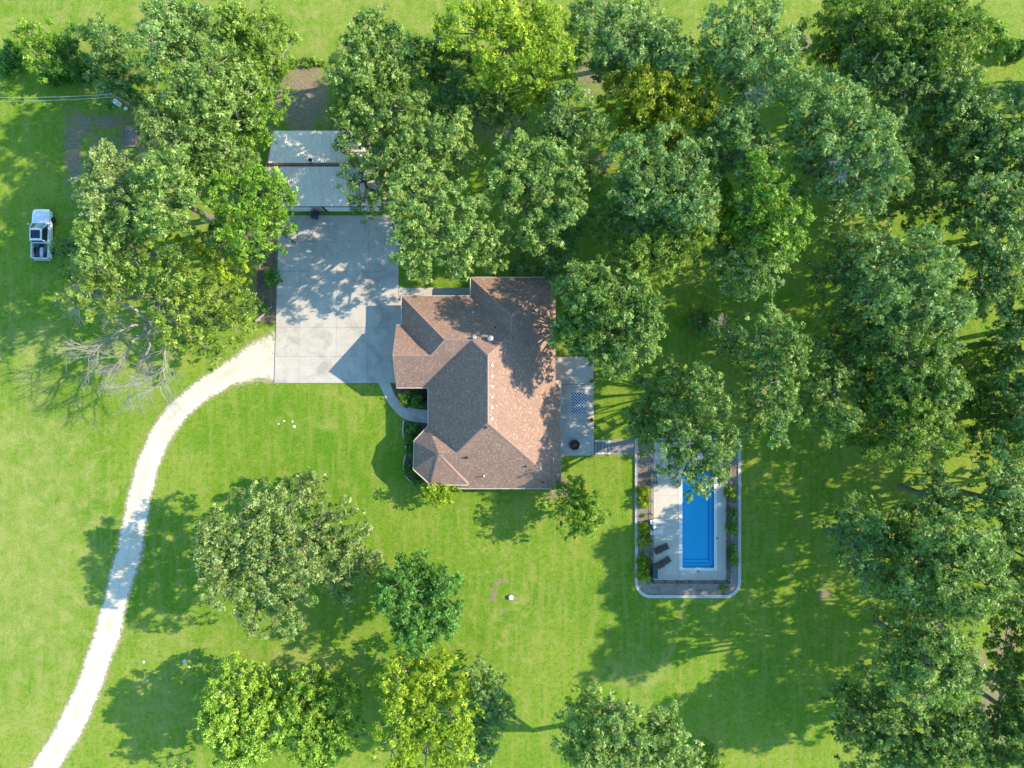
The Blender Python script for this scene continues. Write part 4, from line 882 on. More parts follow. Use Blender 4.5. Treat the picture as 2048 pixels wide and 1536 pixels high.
# trees just outside the right and upper edges whose shade falls into the picture
EDGE = [
 ('broadleaf_tree', 'tree mostly beyond the right edge, its crown tip level with the sunlit gap', 'blue', 13.5, [(2090, 620, 52), (2070, 680, 44), (2100, 740, 50)], dict(dens=.8)),
 ('broadleaf_tree', 'tree mostly beyond the right edge, beside the shaded low growth', 'blue', 13.5, [(2095, 830, 55), (2080, 770, 44), (2090, 900, 50)], dict(dens=.8)),
 ('broadleaf_tree', 'tree mostly beyond the right edge, beside the largest lower-right tree', 'oak', 14, [(2095, 1120, 55), (2090, 1200, 50), (2070, 1160, 34), (2090, 1040, 44)], dict(dens=.8)),
 ('broadleaf_tree', 'tree mostly beyond the right edge, near the bottom right corner', 'oak', 13.5, [(2100, 1330, 60), (2100, 1420, 55), (2110, 1500, 55)], dict(dens=.8)),
]
for k_, (x_, y_) in enumerate([(2190, 640), (2200, 850), (2210, 1060), (2200, 1270), (2190, 1460), (2180, 420), (2330, 740), (2330, 960), (2330, 1180), (2190, 200), (2110, 330), (2420, 40)]):
    EDGE.append(('broadleaf_tree', 'tree of the wood standing beyond the right edge, %s' % ['level with the lawn gap', 'level with the garden steps', 'level with the pool', 'below the pool', 'near the lowest corner', 'level with the garage doors', 'outer row, level with the patio', 'outer row, level with the turret', 'outer row, level with the white lid', 'level with the utility pole', 'level with the garage', 'outer row, level with the upper corner'][k_], 'oak', 14, [(x_ - 45, y_ - 50, 62, 0), (x_ + 45, y_ - 40, 62, 0), (x_, y_ + 50, 66, 0), (x_ - 60, y_ + 40, 50, 0)], dict(dens=.42, lsize=.5, tuft=(.6, 1.2))))
for i, (nm, lab, mt, hgt, lobes, kw) in enumerate(TREES + EDGE):
    grp = 'trees and bushes round the house and lawn'
    make_tree(nm, lab, 'bush' if 'bush' in nm or nm == 'small_shrub' else 'tree', grp, lobes, hgt, mt, 100 + i, **kw)

# ------------------------------------------------------------------ dead tree over the drive bend
r = random.Random(21)
p = at(345, 640, 0); dt = empty('dead_tree', (p.x, p.y, 0), 'leafless bleached grey dead tree reaching over the lawn beside the gravel bend', 'tree')
tk = MB(); tk.tube([(0, 0, -.05), (0, 0, .2), (-.2, -.2, 2.2), (-.5, -.6, 4.2)], [.42, .34, .28, .24], 8); tko = tk.build('trunk', M['deadwood'], dt)
def limb(targets, rad, seed, dep=3):
    rr = random.Random(seed); mb = MB(); pts = [Vector((-.5, -.6, 4.2))] + [at(x, y, z) - p for x, y, z in targets]
    pts = [Vector(q) for q in pts]; n = len(pts); fine = []
    for a, b_ in zip(pts[:-1], pts[1:]):
        w = wiggle(a, b_, 3, .22, rr); fine += w[:-1]
    fine.append(pts[-1]); k = len(fine)
    mb.tube(fine, [rad * (1 - .75 * i / (k - 1)) for i in range(k)], 6, False)
    for i in range(3, k):
        d = fine[i] - fine[i - 1]
        for _ in range(2):
            s = Vector((rr.uniform(-1, 1), rr.uniform(-1, 1), rr.uniform(-.4, .5))).normalized()
            bare_branches(mb, fine[i], d.normalized() + s * .75, rr.uniform(1.1, 2.3), rad * .24, dep - 1, rr, .6)
    mb.build('branch', M['deadwood'], dt)
limb([(290, 665, 5.5), (262, 690, 6.5), (240, 720, 7), (222, 745, 7)], .17, 1)
limb([(300, 690, 5.5), (285, 720, 6.5), (275, 755, 7), (262, 778, 7)], .15, 2)
limb([(335, 690, 6), (330, 720, 7), (330, 755, 7.2), (322, 785, 7.2)], .13, 3)
limb([(270, 650, 5.5), (235, 665, 6.5), (200, 690, 7), (178, 712, 7)], .15, 4)
limb([(255, 610, 7), (215, 600, 8), (185, 585, 8.5), (160, 600, 8.6)], .16, 5)
limb([(235, 590, 7.5), (222, 560, 9), (215, 540, 9.5)], .12, 6)
# bare crooked limbs standing out of the living crowns
def snag(px, py, z, d, ln, rad, seed, lab, base):
    q = at(px, py, z); b0 = at(*base)
    o = empty('dead_tree', (b0.x, b0.y, 0), lab, 'tree'); mb = MB(); rr = random.Random(seed)
    s = q - Vector((b0.x, b0.y, 0)); tk = MB(); tk.tube([(0, 0, 0), tuple(s * .5 + Vector((.2, .1, .3))), tuple(s)], [rad * 2, rad * 1.6, rad * 1.2], 7); tko = tk.build('trunk', M['deadwood'], o)
    for k in range(4):
        dd = Vector(d) + Vector((rr.uniform(-1, 1), rr.uniform(-1, 1), rr.uniform(-.1, .5))) * .8
        bare_branches(mb, s, dd, ln * rr.uniform(.7, 1.1), rad, 2, rr, .6)
    mb.build('branches', M['deadwood'], tko)
snag(1450, 655, 7.5, (-.5, .6, .2), 1.1, .04, 3, 'leafless grey snag poking from the small bluish tree by the shaded lawn', (1465, 690))
snag(1700, 320, 14.5, (.1, -.6, .1), 1.9, .085, 5, 'leafless pale snag with forked limbs in the tall open tree', (1680, 360))
snag(1490, 185, 12.5, (.2, -.7, .1), 1.6, .06, 6, 'leafless crooked snag below the silvery tree at the top of the wood', (1470, 200))
snag(1855, 1465, 8.5, (-.8, -.4, .0), 1.6, .1, 7, 'leafless pale curved snag in the dull lower-right wood', (1880, 1440))

# ------------------------------------------------------------------ hedges and shrubs
def shrub(name, label, px, py, w, h, hgt, mat, seed, group=None, ls=.16, hue=0., tuft=(.2, .36), k=2.4, dens=1.):
    """clipped or loose shrub filling a px box w x h round (px, py)"""
    r = random.Random(seed); rng = np.random.default_rng(seed)
    c = at(px, py, hgt * .6); hw, hh = w / PPM / 2 * .98, h / PPM / 2 * .98
    root = empty(name, (c.x, c.y, 0), label, 'bush', group); C_, Rd = [], []
    n = int(dens * 2.6 * hw * hh * 4 / .28 / .28 * .42) + 6
    for k_ in range(n):
        x, y = r.uniform(-1, 1), r.uniform(-1, 1)
        if (abs(x) ** 3 + abs(y) ** 3) > 1.05: continue
        e = max(0, 1 - max(abs(x), abs(y)) ** 3); rc = r.uniform(*tuft)
        z = r.uniform(.25, 1) * hgt * (.45 + .55 * e) - rc * .4
        C_.append((x * max(hw - rc * .5, .05), y * max(hh - rc * .5, .05), max(z, rc * .7))); Rd.append(rc)
    me, n_ = leaf_mesh('foliage', C_, Rd, LEAF[mat], rng, ls, k, .85, hue)
    global TOT_LEAVES; TOT_LEAVES += n_
    f = bpy.data.objects.new('foliage', me); COL.objects.link(f); f.parent = root
    mb = MB()
    for k_ in range(7):
        a = r.uniform(0, 6.28); mb.tube([(0, 0, 0), (math.cos(a) * hw * .3, math.sin(a) * hh * .3, hgt * .45), (math.cos(a) * hw * .6, math.sin(a) * hh * .6, hgt * .8)], [.025, .018, .008], 4, False)
    mb.build('stems', M['bark'], root)
    return root
GP = 'golden shrubs in the poolside beds'
shrub('golden_shrub', 'golden shrub in the left poolside bed, topmost of the column', 1288, 984, 26, 26, 1.3, 'gold', 1, GP)
shrub('golden_shrub', 'golden shrub in the left poolside bed, second from the top', 1288, 1006, 27, 24, 1.3, 'gold', 2, GP)
shrub('golden_shrub', 'golden shrub in the left poolside bed, just below the bare gravel gap', 1288, 1059, 26, 24, 1.3, 'gold', 3, GP)
shrub('golden_shrub', 'golden shrub in the left poolside bed, opposite the upper brown lounger', 1289, 1083, 26, 25, 1.3, 'gold', 4, GP)
shrub('golden_shrub', 'greener golden shrub in the left poolside bed beside the lower brown lounger', 1288, 1126, 26, 26, 1.3, 'gold', 5, GP, hue=-.2)
shrub('golden_shrub', 'golden shrub in the left poolside bed, lowest one beside the teal box', 1288, 1151, 27, 26, 1.3, 'gold', 6, GP, hue=-.05)
shrub('dwarf_shrub', 'tiny round plant in the bare gravel gap of the left poolside bed', 1287, 1032, 9, 8, .5, 'gold', 7, ls=.12, tuft=(.1, .2))
shrub('dwarf_shrub', 'tiny plant between the lower two pairs of golden shrubs', 1287.5, 1104, 10, 9, .5, 'gold', 8, ls=.12, tuft=(.1, .2))
shrub('golden_shrub', 'yellowish shrub in the right poolside bed, under the overhanging tree', 1464, 987, 24, 28, 1.3, 'gold', 9, GP, hue=-.08)
shrub('green_shrub', 'dark green shrub in the right poolside bed, upper of the tall pair', 1466, 1030, 20, 28, 1.3, 'deep', 10, hue=.35)
shrub('green_shrub', 'green shrub in the right poolside bed, lower of the tall pair', 1465, 1057, 20, 28, 1.3, 'fresh', 11, hue=.1)
shrub('green_shrub', 'green shrub in the right poolside bed, opposite the bottom of the pool', 1467, 1102, 20, 22, 1.2, 'olive', 12, hue=.12)
shrub('green_shrub', 'light green shrub in the right poolside bed, lowest on that side', 1467, 1122, 19, 22, 1.2, 'fresh', 13, hue=.14)
shrub('dwarf_shrub', 'low weedy plant in the stone bed at the foot of the pool fence', 1447, 1176, 20, 12, .35, 'fresh', 14, ls=.14, tuft=(.12, .2), dens=.6)
GH = 'dark clipped shrubs along the front bed of the house'
shrub('clipped_shrub', 'dark clipped shrub in the front bed beside the end of the curved walk', 824, 857, 30, 24, 1.1, 'deep', 15, GH, hue=.14)
shrub('clipped_shrub', 'dark clipped shrub in the front bed, middle of the upper three', 822, 881, 28, 24, 1.1, 'deep', 16, GH, hue=.08)
shrub('clipped_shrub', 'dark clipped shrub in the front bed, third below the curved walk', 821, 905, 22, 24, 1.1, 'deep', 17, GH, hue=.08)
shrub('clipped_shrub', 'dark clipped shrub under the west face of the turret', 819, 940, 26, 30, 1.0, 'deep', 18, GH, hue=.1)
shrub('clipped_shrub', 'dark clipped shrub under the south-west face of the turret', 838, 961, 30, 20, 1.0, 'deep', 19, GH, hue=.04)
shrub('round_shrub', 'large round dark green shrub in the entrance bed', 826, 799, 44, 38, 1.9, 'deep', 20, hue=.1, ls=.14)
shrub('pale_shrub', 'pale yellow twiggy shrub in front of the large round one', 806, 797, 20, 26, 2.0, 'gold', 21, ls=.14, hue=.1, dens=.6, tuft=(.15, .28))
shrub('red_shrub', 'small dark red shrub against the house in the entrance bed', 846, 795, 12, 12, .9, 'red', 22, ls=.12, tuft=(.12, .24))
shrub('round_bush', 'round dark green bush at the left edge of the upper concrete drive', 541, 555, 34, 36, 2.2, 'deep', 23, hue=.25, ls=.15)
shrub('weedy_bush', 'small weedy bush by the fence left of the drive', 528, 618, 20, 18, .9, 'fresh', 24, dens=.6)
shrub('weedy_bush', 'weedy clump at the upper edge of the dirt clearing behind the garage', 562, 140, 26, 26, 1.6, 'fresh', 25, dens=.7)
shrub('weedy_bush', 'low yellow-green growth along the top of the dirt clearing', 620, 122, 60, 20, .8, 'olive', 26, dens=.5, hue=.2)
GE = 'low hedge growth along the top left tree belt'
for k, (x, y, w, h_) in enumerate(((10, 125, 50, 40), (105, 150, 60, 30), (165, 140, 60, 40), (20, 95, 40, 34))):
    shrub('hedge_bush', ['dark hedge bush at the left edge under the feathery tree', 'dark hedge bush below the low dark bush, at the lawn edge', 'dark hedge bush at the lawn edge above the wires', 'dark hedge bush at the left edge above the other one'][k], x, y, w, h_, 2.4, 'deep', 30 + k, GE, ls=.2, tuft=(.25, .5), k=2., hue=.02)
shrub('dark_bush', 'dark bush at the right edge below the top belt, in the tree shade', 2040, 95, 44, 40, 2.4, 'deep', 36, ls=.2, tuft=(.25, .5))

# ------------------------------------------------------------------ patio pots
for k, (x, y, lab) in enumerate(((1182.5, 768, 'terracotta pot with a small plant at the patio level change'), (1183, 840, 'terracotta pot with a small plant on the patio edge beside the checked rug'))):
    c = at(x, y, .3); z0 = .202 if k == 0 else .102
    if k == 0: c.y += .3
    o = empty('flower_pot', (c.x, c.y, z0), lab, 'plant pot', 'potted plants on the patio')
    MB().lathe([(.13, 0), (.2, .3), (.22, .3), (.22, .35), (.18, .35), (.17, .28), (.02, .27)], 16).build('pot', M['terracotta'], o)
    rng = np.random.default_rng(k + 70); me, n_ = leaf_mesh('plant', [(0, 0, .45), (.1, .05, .5), (-.08, .07, .42)], [.17, .13, .13], LEAF['olive'], rng, .12, 2.)
    f = bpy.data.objects.new('plant', me); COL.objects.link(f); f.parent = o

# steps and paver path down to the pool
st = MB().box(at(1188.5, 0).x, at(1222, 0).x, at(0, 909).y, at(0, 879).y, .003, .03).build('garden_steps', M['joint']); tag(st, kind='structure')
for k in range(5):
    x0 = 1188.8 + k * 6.6; z = .10 - k * .012
    MB().box(at(x0 + .5, 0).x, at(x0 + 6.2, 0).x, at(0, 908).y + .25, at(0, 880).y - .25, .032, z).build('tread', [M['paver'], M['slate'], M['paver'], M['slate'], M['slate']][k], st)
    MB().box(at(x0 + .5, 0).x, at(x0 + 6.4, 0).x, at(0, 908.5).y, at(0, 908).y + .22, .032, z + .01).build('tread_edge', M['stone'], st)
    MB().box(at(x0 + .5, 0).x, at(x0 + 6.4, 0).x, at(0, 880).y - .22, at(0, 879.5).y, .032, z + .01).build('tread_edge', M['stone'], st)
pp = MB().box(at(1222, 0).x, at(1276, 0).x, at(0, 909).y, at(0, 878).y, .003, .02).build('paver_path', M['joint']); tag(pp, kind='structure')
mb = MB(); x = at(1222, 0).x; col_ = 0
while x < at(1275, 0).x - .1:
    y = at(0, 909).y + (0 if col_ % 2 else -.1); y1 = at(0, 878).y
    while y < y1:
        ya, yb = max(y, at(0, 909).y), min(y + .2, y1)
        if yb - ya > .04: mb.box(x + .008, x + .192, ya + .008, yb - .008, .012, .045 + ((col_ * 7 + int(y * 10)) % 3) * .002)
        y += .2
    x += .2; col_ += 1
o = mb.build('paver', M['paver'], pp); o['kind'] = 'stuff'

# ------------------------------------------------------------------ swimming pool
Z0 = .07
deck = MB()
xa, xb_, ya, yb = at(1302, 0).x, at(1452, 0).x, at(0, 1160).y, at(0, 884).y
deck.box(xa, pl - .34, ya, yb, .003, .035); deck.box(pr + .34, xb_, ya, yb, .003, .035); deck.box(pl - .34, pr + .34, ya, pb - .34, .003, .035); deck.box(pl - .34, pr + .34, pt + .34, yb, .003, .035)
dk = deck.build('pool_deck', M['joint']); tag(dk, kind='structure')
def dslab(x0, x1, y0, y1):
    MB().box(min(x0, x1) + .008, max(x0, x1) - .008, min(y0, y1) + .008, max(y0, y1) - .008, .036, Z0).build('slab', M['deck'], dk)
cuts = [yb] + [at(0, v).y for v in (940, 990, 1040, 1090)] + [ya]
for k in range(len(cuts) - 1):
    y1_, y0_ = cuts[k], cuts[k + 1]
    dslab(xa, pl - .34, y0_, y1_)
    dslab(pr + .34, xb_, y0_, y1_)
dslab(pl - .34, (pl + pr) / 2, ya, pb - .34); dslab((pl + pr) / 2, pr + .34, ya, pb - .34); dslab(pl - .34, (pl + pr) / 2, pt + .34, yb); dslab((pl + pr) / 2, pr + .34, pt + .34, yb)
pool = empty('swimming_pool', ((pl + pr) / 2, (pt + pb) / 2, 0), 'long rectangular bright blue swimming pool with white coping', 'swimming pool')
pcx, pcy = (pl + pr) / 2, (pt + pb) / 2; hx, hy = (pr - pl) / 2, (pt - pb) / 2
mb = MB()
for bx in ((-hx - .33, -hx + .05, -hy - .33, hy + .33), (hx - .05, hx + .33, -hy - .33, hy + .33), (-hx + .052, hx - .052, -hy - .33, -hy + .05), (-hx + .052, hx - .052, hy - .05, hy + .33)): mb.box(*bx, -.02, Z0 + .012)
mb.build('coping', M['coping'], pool, bevel=.012)
m, t, b = node_mat('blue_pool_shell', (.015, .26, .72), .35, .4); N = NB(t); v = N.pos()
N.l(N.ramp(N.noise(v, 3., 4, .6), [(.3, (.012, .58, .97)), (.7, (.03, .66, .98))]), b.inputs['Base Color']); M['shell'] = m
sh = MB(); D = -.80; L1 = -.34
# floor, walls, and a bench ledge round the left, right and lower sides
sh.box(-hx, hx, -hy, hy, D - .1, D)
sh.box(-hx - .05, -hx, -hy, hy, D, -.02); sh.box(hx, hx + .05, -hy, hy, D, -.02); sh.box(-hx, hx, -hy - .05, -hy, D, -.02); sh.box(-hx, hx, hy, hy + .05, D, -.02)
sh.build('shell', M['shell'], pool)
lg = MB(); lg.box(-hx + .002, -hx + .34, -hy + .002, hy, D + .002, L1); lg.box(hx - .42, hx - .002, -hy + .002, hy, D + .002, L1 - .12); lg.box(-hx + .342, hx - .422, -hy + .002, -hy + .45, D + .002, L1); lg.box(-hx + .342, hx - .422, -hy + .452, -hy + .8, D + .002, L1 - .2)
lg.build('bench_ledge', M['shell'], pool, bevel=.03)
m, t, b = node_mat('pool_water', (.4, .8, 1), .03, .5); N = NB(t); v = N.pos()
t.nodes.remove(b); tr = N.n('ShaderNodeBsdfTransparent'); tr.inputs[0].default_value = (.66, .98, 1., 1); gl = N.n('ShaderNodeBsdfGlossy'); gl.inputs['Roughness'].default_value = .04
fr = N.n('ShaderNodeFresnel'); fr.inputs['IOR'].default_value = 1.33
bmp = N.bump(N.math('ADD', N.noise(v, 3.2, 3, .5, .6), N.math('MULTIPLY', N.noise(v, 9., 2, .5), .4)), .6, .08)
N.l(bmp, gl.inputs['Normal']); N.l(bmp, fr.inputs['Normal'])
mx = N.n('ShaderNodeMixShader'); N.l(fr.outputs[0], mx.inputs[0]); N.l(tr.outputs[0], mx.inputs[1]); N.l(gl.outputs[0], mx.inputs[2]); N.l(mx.outputs[0], t.nodes['Material Output'].inputs['Surface']); M['water'] = m
MB().add([(-hx, -hy, -.10), (hx, -hy, -.10), (hx, hy, -.10), (-hx, hy, -.10)], [(0, 1, 2, 3)]).build('water', M['water'], pool)
for (x, y) in ((1434, 1076), (1396, 1142)):
    c = at(x, y); o = MB().lathe([(.15, 0), (.15, .012), (.12, .016)], 20).build('skimmer_lid', M['paver'], None); o.location = (c.x, c.y, Z0 + .0005)
    tag(o, 'grey round skimmer lid in the deck ' + ('right of the pool' if y < 1100 else 'below the lower end of the pool'), 'lid', 'skimmer lids set in the pool deck')
# kerb round the planting bed
def rounded(x0, x1, y0, y1, rad, n=10):
    pts = [(x0, y0), (x0, y1 - rad)]
    for k in range(n + 1):
        a = math.pi - k / n * math.pi / 2; pts.append((x0 + rad + math.cos(a) * rad, y1 - rad + math.sin(a) * rad))
    for k in range(n + 1):
        a = math.pi / 2 - k / n * math.pi / 2; pts.append((x1 - rad + math.cos(a) * rad, y1 - rad + math.sin(a) * rad))
    pts += [(x1, y1 - rad), (x1, y0)]
    return pts
ko = rounded(1269.5, 1481.5, 880, 1195.5, 32); ki = rounded(1275.3, 1475.5, 880, 1189.5, 26.2)
kb = MB(); kv = [at_xy(*q) for q in ko]; kw_ = [at_xy(*q) for q in ki]; n = len(kv)
for k in range(n - 1): kb.prism([kv[k], kv[k + 1], kw_[k + 1], kw_[k]], .0, .13)
kb.box(at(1269.5, 0).x, at(1481.5, 0).x, at(0, 880).y + .005, at(0, 876).y, 0, .13)
kerb = kb.build('kerb', M['kerb']); tag(kerb, kind='structure')
inner = ki; hole = [(1452.2, 884), (1452.2, 1160.3), (1301.8, 1160.3), (1301.8, 884)]
P = [at_xy(*q) for q in ([(1275.3, 884)] + inner[1:-1] + [(1475.5, 884)] + hole)]
o = MB().prism(P, .003, .03).build('stone_bed', M['stonebed']); tag(o, kind='structure')
mb = MB(); r = random.Random(8)
for k in range(3800):
    q = r.random()
    if q < .35: x, y = r.uniform(1276.5, 1301), r.uniform(890, 1165)
    elif q < .65: x, y = r.uniform(1453, 1474.5), r.uniform(890, 1165)
    else: x, y = r.uniform(1290, 1460), r.uniform(1161, 1188)
    c = at(x, y); pebble(mb, c.x, c.y, .025, r.uniform(.03, .07), r)
tag(mb.build('pebbles', mottled('bed_pebble', (.24, .20, .165), (.42, .37, .32), 9., .9, .2, 30., .2, .1)), kind='stuff')

# black metal fence round the deck
def fence(p0, p1, label, hgt=1.3, post=1.5):
    a, b_ = Vector((*at_xy(*p0), .04)), Vector((*at_xy(*p1), .04)); d = b_ - a; ln = d.length; ang = math.atan2(d.y, d.x)
    o = empty('pool_fence', a, label, 'fence', 'black metal fence round the pool', ang)
    n = max(1, round(ln / post))
    for k in range(n + 1): MB().box(-.03, .03, -.03, .03, 0, hgt + .05).build('post', M['black'], o).location = (k * ln / n, 0, 0)
    for z in (.15, hgt - .22, hgt - .03): MB().box(.031, ln - .031, -.016, .016, z, z + .035).build('rail', M['black'], o)
    mb = MB(); x = .1
    while x < ln - .05:
        mb.box(x - .008, x + .008, -.008, .008, .06, hgt); x += .105
    q = mb.build('picket', M['black'], o); q['kind'] = 'stuff'
fence((1301.6, 894), (1301.6, 1159.7), 'long black metal fence run on the left side of the pool deck')
fence((1302.8, 1159.7), (1450.8, 1159.7), 'short black metal fence run across the lower end of the pool deck')
fence((1452.4, 1159.7), (1452.4, 894), 'long black metal fence run on the right side of the pool deck')
# brown and white loungers
def lounger(name, label, px, py, rot, mat, frame, back=28, L_=1.75, Wd=.62):
    c = at(px, py, .35); o = empty(name, (c.x, c.y, Z0), label, 'sun lounger', 'sun loungers on the pool deck', R(rot))
    # local: +x is the foot end, backrest hinges at -x
    hx_ = L_ / 2; piv = -hx_ + .62
    nsl = 9
    for k in range(nsl):
        x0 = piv + (hx_ - piv) * k / nsl; MB().box(x0 + .008, x0 + (hx_ - piv) / nsl - .008, -Wd / 2 + .03, Wd / 2 - .03, .30, .33).build('slat', mat, o)
    br_ = MB(); Mx = Matrix.Translation((piv, 0, .31)) @ Matrix.Rotation(R(back), 4, 'Y')
    br_.box(-.66, 0, -Wd / 2, Wd / 2, 0, .045, Mx); br_.build('backrest', mat, o, bevel=.012)
    for s in (-1, 1): MB().box(-hx_ + .05, hx_, s * Wd / 2 - .03, s * Wd / 2 + .03, .26, .345).build('side_rail', frame, o, bevel=.01)
    for s in (-1, 1):
        for x in (-hx_ + .25, hx_ - .15): MB().box(x - .03, x + .03, s * (Wd / 2 - .02) - .025, s * (Wd / 2 - .02) + .025, 0, .26).build('leg', frame, o)
        MB().box(piv - .25, piv + .22, s * (Wd / 2 + .05) - .03, s * (Wd / 2 + .05) + .03, .50, .53).build('armrest', frame, o)
        MB().box(piv + .15, piv + .2, s * (Wd / 2 + .05) - .02, s * (Wd / 2 + .05) + .02, .345, .5).build('arm_post', frame, o)
    return o
lounger('sun_lounger', 'brown woven sun lounger on the pool deck, upper of the two', 1322, 1097.5, 24, M['wicker'], M['wicker'])
lounger('sun_lounger', 'brown woven sun lounger on the pool deck, lower one beside the teal box', 1327, 1125, 32, M['wicker'], M['wicker'])
lounger('sun_lounger', 'white sun lounger against the left pool fence, upper of the two', 1312, 1043, 2, M['white'], M['white'], 24, 1.5, .45)
lounger('sun_lounger', 'white sun lounger against the left pool fence, lower of the two', 1312, 1064, 4, M['white'], M['white'], 24, 1.5, .45)
c = at(1308, 1053.5, .4); o = empty('side_table', (c.x, c.y, Z0), 'small round white side table between the two white loungers', 'table')
MB().lathe([(.22, .43), (.22, .46)], 18).build('table_top', M['white'], o)
for k in range(3): MB().tube([(0, 0, .43), (math.cos(k * 2.09) * .18, math.sin(k * 2.09) * .18, 0)], .014, 6).build('leg', M['white'], o)
# teal deck box and teal chairs
c = at(1309.5, 1142, .4); o = empty('deck_box', (c.x, c.y, Z0), 'long dark teal storage box in the lower left corner of the pool deck', 'storage box')
MB().box(-.28, .28, -.78, .78, 0, .5).build('body', M['darkgreen'], o, bevel=.05)
mb = MB(); mb.box(-.31, .31, -.81, .81, .505, .58); mb.build('lid', M['darkgreen'], o, bevel=.035)
for s in (-.5, 0, .5): MB().box(-.25, .25, s - .02, s + .02, .581, .592).build('lid_rib', M['darkgreen'], o)
def chair(label, px, py, rot, mat):
    c = at(px, py, .45); o = empty('garden_chair', (c.x, c.y, Z0), label, 'chair', 'garden chairs on the pool deck', R(rot))
    for k in range(5): MB().box(-.26, .26, -.25 + k * .1 + .006, -.25 + (k + 1) * .1 - .006, .38, .41).build('seat_slat', mat, o)
    Mx = Matrix.Translation((-.26, 0, .42)) @ Matrix.Rotation(R(-18), 4, 'Y')
    for k in range(4): MB().box(-.02, .02, -.25 + k * .125 + .01, -.25 + (k + 1) * .125 - .01, 0, .55, Mx).build('back_slat', mat, o)
    for s in (-1, 1):
        MB().box(-.3, .28, s * .3 - .04, s * .3 + .04, .58, .61).build('armrest', mat, o)
        for x in (-.24, .24): MB().box(x - .025, x + .025, s * .3 - .02, s * .3 + .02, 0, .58).build('leg', mat, o)
chair('dark teal slatted chair by the pool fence, upper of the two under the tree', 1310, 948, 5, M['darkgreen'])
chair('dark teal slatted chair by the pool fence, lower one beside the sunny deck', 1310, 962, 12, M['darkgreen'])
# equipment box seen through leaves at the upper right of the deck
c = at(1433, 944, .5); o = empty('pump_cabinet', (c.x, c.y, Z0), 'small white pump cabinet by the fence at the upper right of the pool', 'cabinet')
MB().box(-.3, .3, -.25, .25, 0, .6).build('body', M['white'], o, bevel=.02); MB().box(-.33, .33, -.28, .28, .602, .65).build('lid', M['black'], o, bevel=.015)

# ------------------------------------------------------------------ pickup truck
tc_ = Vector((-53.2, 16.95, 0))
tk = empty('pickup_truck', tc_, 'white crew-cab pickup truck with a cluttered open bed parked on the lawn', 'pickup truck', rz=R(-1.0))
# lengthwise stations (y forward): body shell built as lofted sections
def loft(secs, name, mat, parent, smooth=True, bevel=0):
    """secs: list of (y, [(x, z)...]) each with the same number of points, open bottom"""
    mb = MB(); n = len(secs[0][1])
    for y, prof in secs:
        for x, z in prof: mb.v.append((x, y, z))
    for i in range(len(secs) - 1):
        for j in range(n - 1): mb.f.append((i * n + j, i * n + j + 1, (i + 1) * n + j + 1, (i + 1) * n + j))
    mb.f.append(tuple(range(n))); mb.f.append(tuple((len(secs) - 1) * n + j for j in range(n))[::-1])
    o = mb.build(name, mat, parent, bevel=bevel)
    if smooth:
        me = o.data; me.polygons.foreach_set('use_smooth', [len(p.vertices) == 4 for p in me.polygons])
        es = o.modifiers.new('split', 'EDGE_SPLIT'); es.split_angle = R(38)
    return o
def prof(hw, zb, zs, zt, crown=.02):
    return [(-hw * .96, zb), (-hw, zb + .15), (-hw, zs), (-hw * .97, zs + .06), (-hw * .85, zt - .01), (-hw * .45, zt + crown * .7), (0, zt + crown), (hw * .45, zt + crown * .7), (hw * .85, zt - .01), (hw * .97, zs + .06), (hw, zs), (hw, zb + .15), (hw * .96, zb)]
loft([(2.80, prof(.66, .48, .78, .86)), (2.74, prof(.82, .42, .84, .94)), (2.58, prof(.94, .38, .90, 1.02)), (2.2, prof(.99, .36, .95, 1.09)), (1.55, prof(1.0, .36, .98, 1.14)), (1.05, prof(1.0, .36, 1.0, 1.17))], 'bonnet', M['carpaint'], tk)
loft([(1.05, prof(1.0, .36, 1.0, 1.10, 0)), (.3, prof(1.0, .36, 1.02, 1.12, 0)), (-.6, prof(1.0, .36, 1.03, 1.12, 0)), (-1.02, prof(1.0, .36, 1.03, 1.12, 0))], 'cab_body', M['carpaint'], tk)
# greenhouse: glass block with a white roof and pillars
gh = MB(); zb_, zt_ = 1.12, 1.74
gb = [(-.90, -.98), (.90, -.98), (.90, 1.18), (-.90, 1.18)]; gt = [(-.66, -.86), (.66, -.86), (.66, .38), (-.66, .38)]
gh.add([(x, y, zb_) for x, y in gb] + [(x, y, zt_) for x, y in gt], [(0, 1, 5, 4), (1, 2, 6, 5), (3, 0, 4, 7), (4, 5, 6, 7)]); gh.build('side_glass', M['glass'], tk)
ws_ = MB(); n_ = 8
for k in range(n_ + 1):
    u = -1 + 2 * k / n_; bow = (1 - u * u)
    ws_.v += [(u * .90, 1.12 + bow * .14, zb_ + .01), (u * .67, .36 + bow * .09, zt_ - .005)]
ws_.f = [(2 * k, 2 * k + 2, 2 * k + 3, 2 * k + 1) for k in range(n_)]; ws_.build('windscreen', M['windscreen'], tk, smooth=True)
rfm = MB()
for k in range(9):
    u = -1 + 2 * k / 8
    for y in (-.90, -.5, 0, .40 + (1 - u * u) * .10): rfm.v.append((u * .69, y, zt_ + .012 + .045 * (1 - u * u) - (.02 if y == -.90 else 0)))
for k in range(8):
    for j in range(3): rfm.f.append((k * 4 + j, (k + 1) * 4 + j, (k + 1) * 4 + j + 1, k * 4 + j + 1))
ro = rfm.build('cab_roof', M['carpaint'], tk, smooth=True); sdm = ro.modifiers.new('solid', 'SOLIDIFY'); sdm.thickness = .04
for s in (-1, 1):
    MB().tube([(s * .93, 1.16, 1.10), (s * .69, .40, zt_)], .045, 6).build('pillar', M['carpaint'], tk); MB().tube([(s * .91, -.98, 1.10), (s * .68, -.87, zt_)], .055, 6).build('pillar', M['carpaint'], tk); MB().tube([(s * .915, .12, 1.12), (s * .675, .08, zt_)], .03, 6).build('pillar', M['black'], tk)
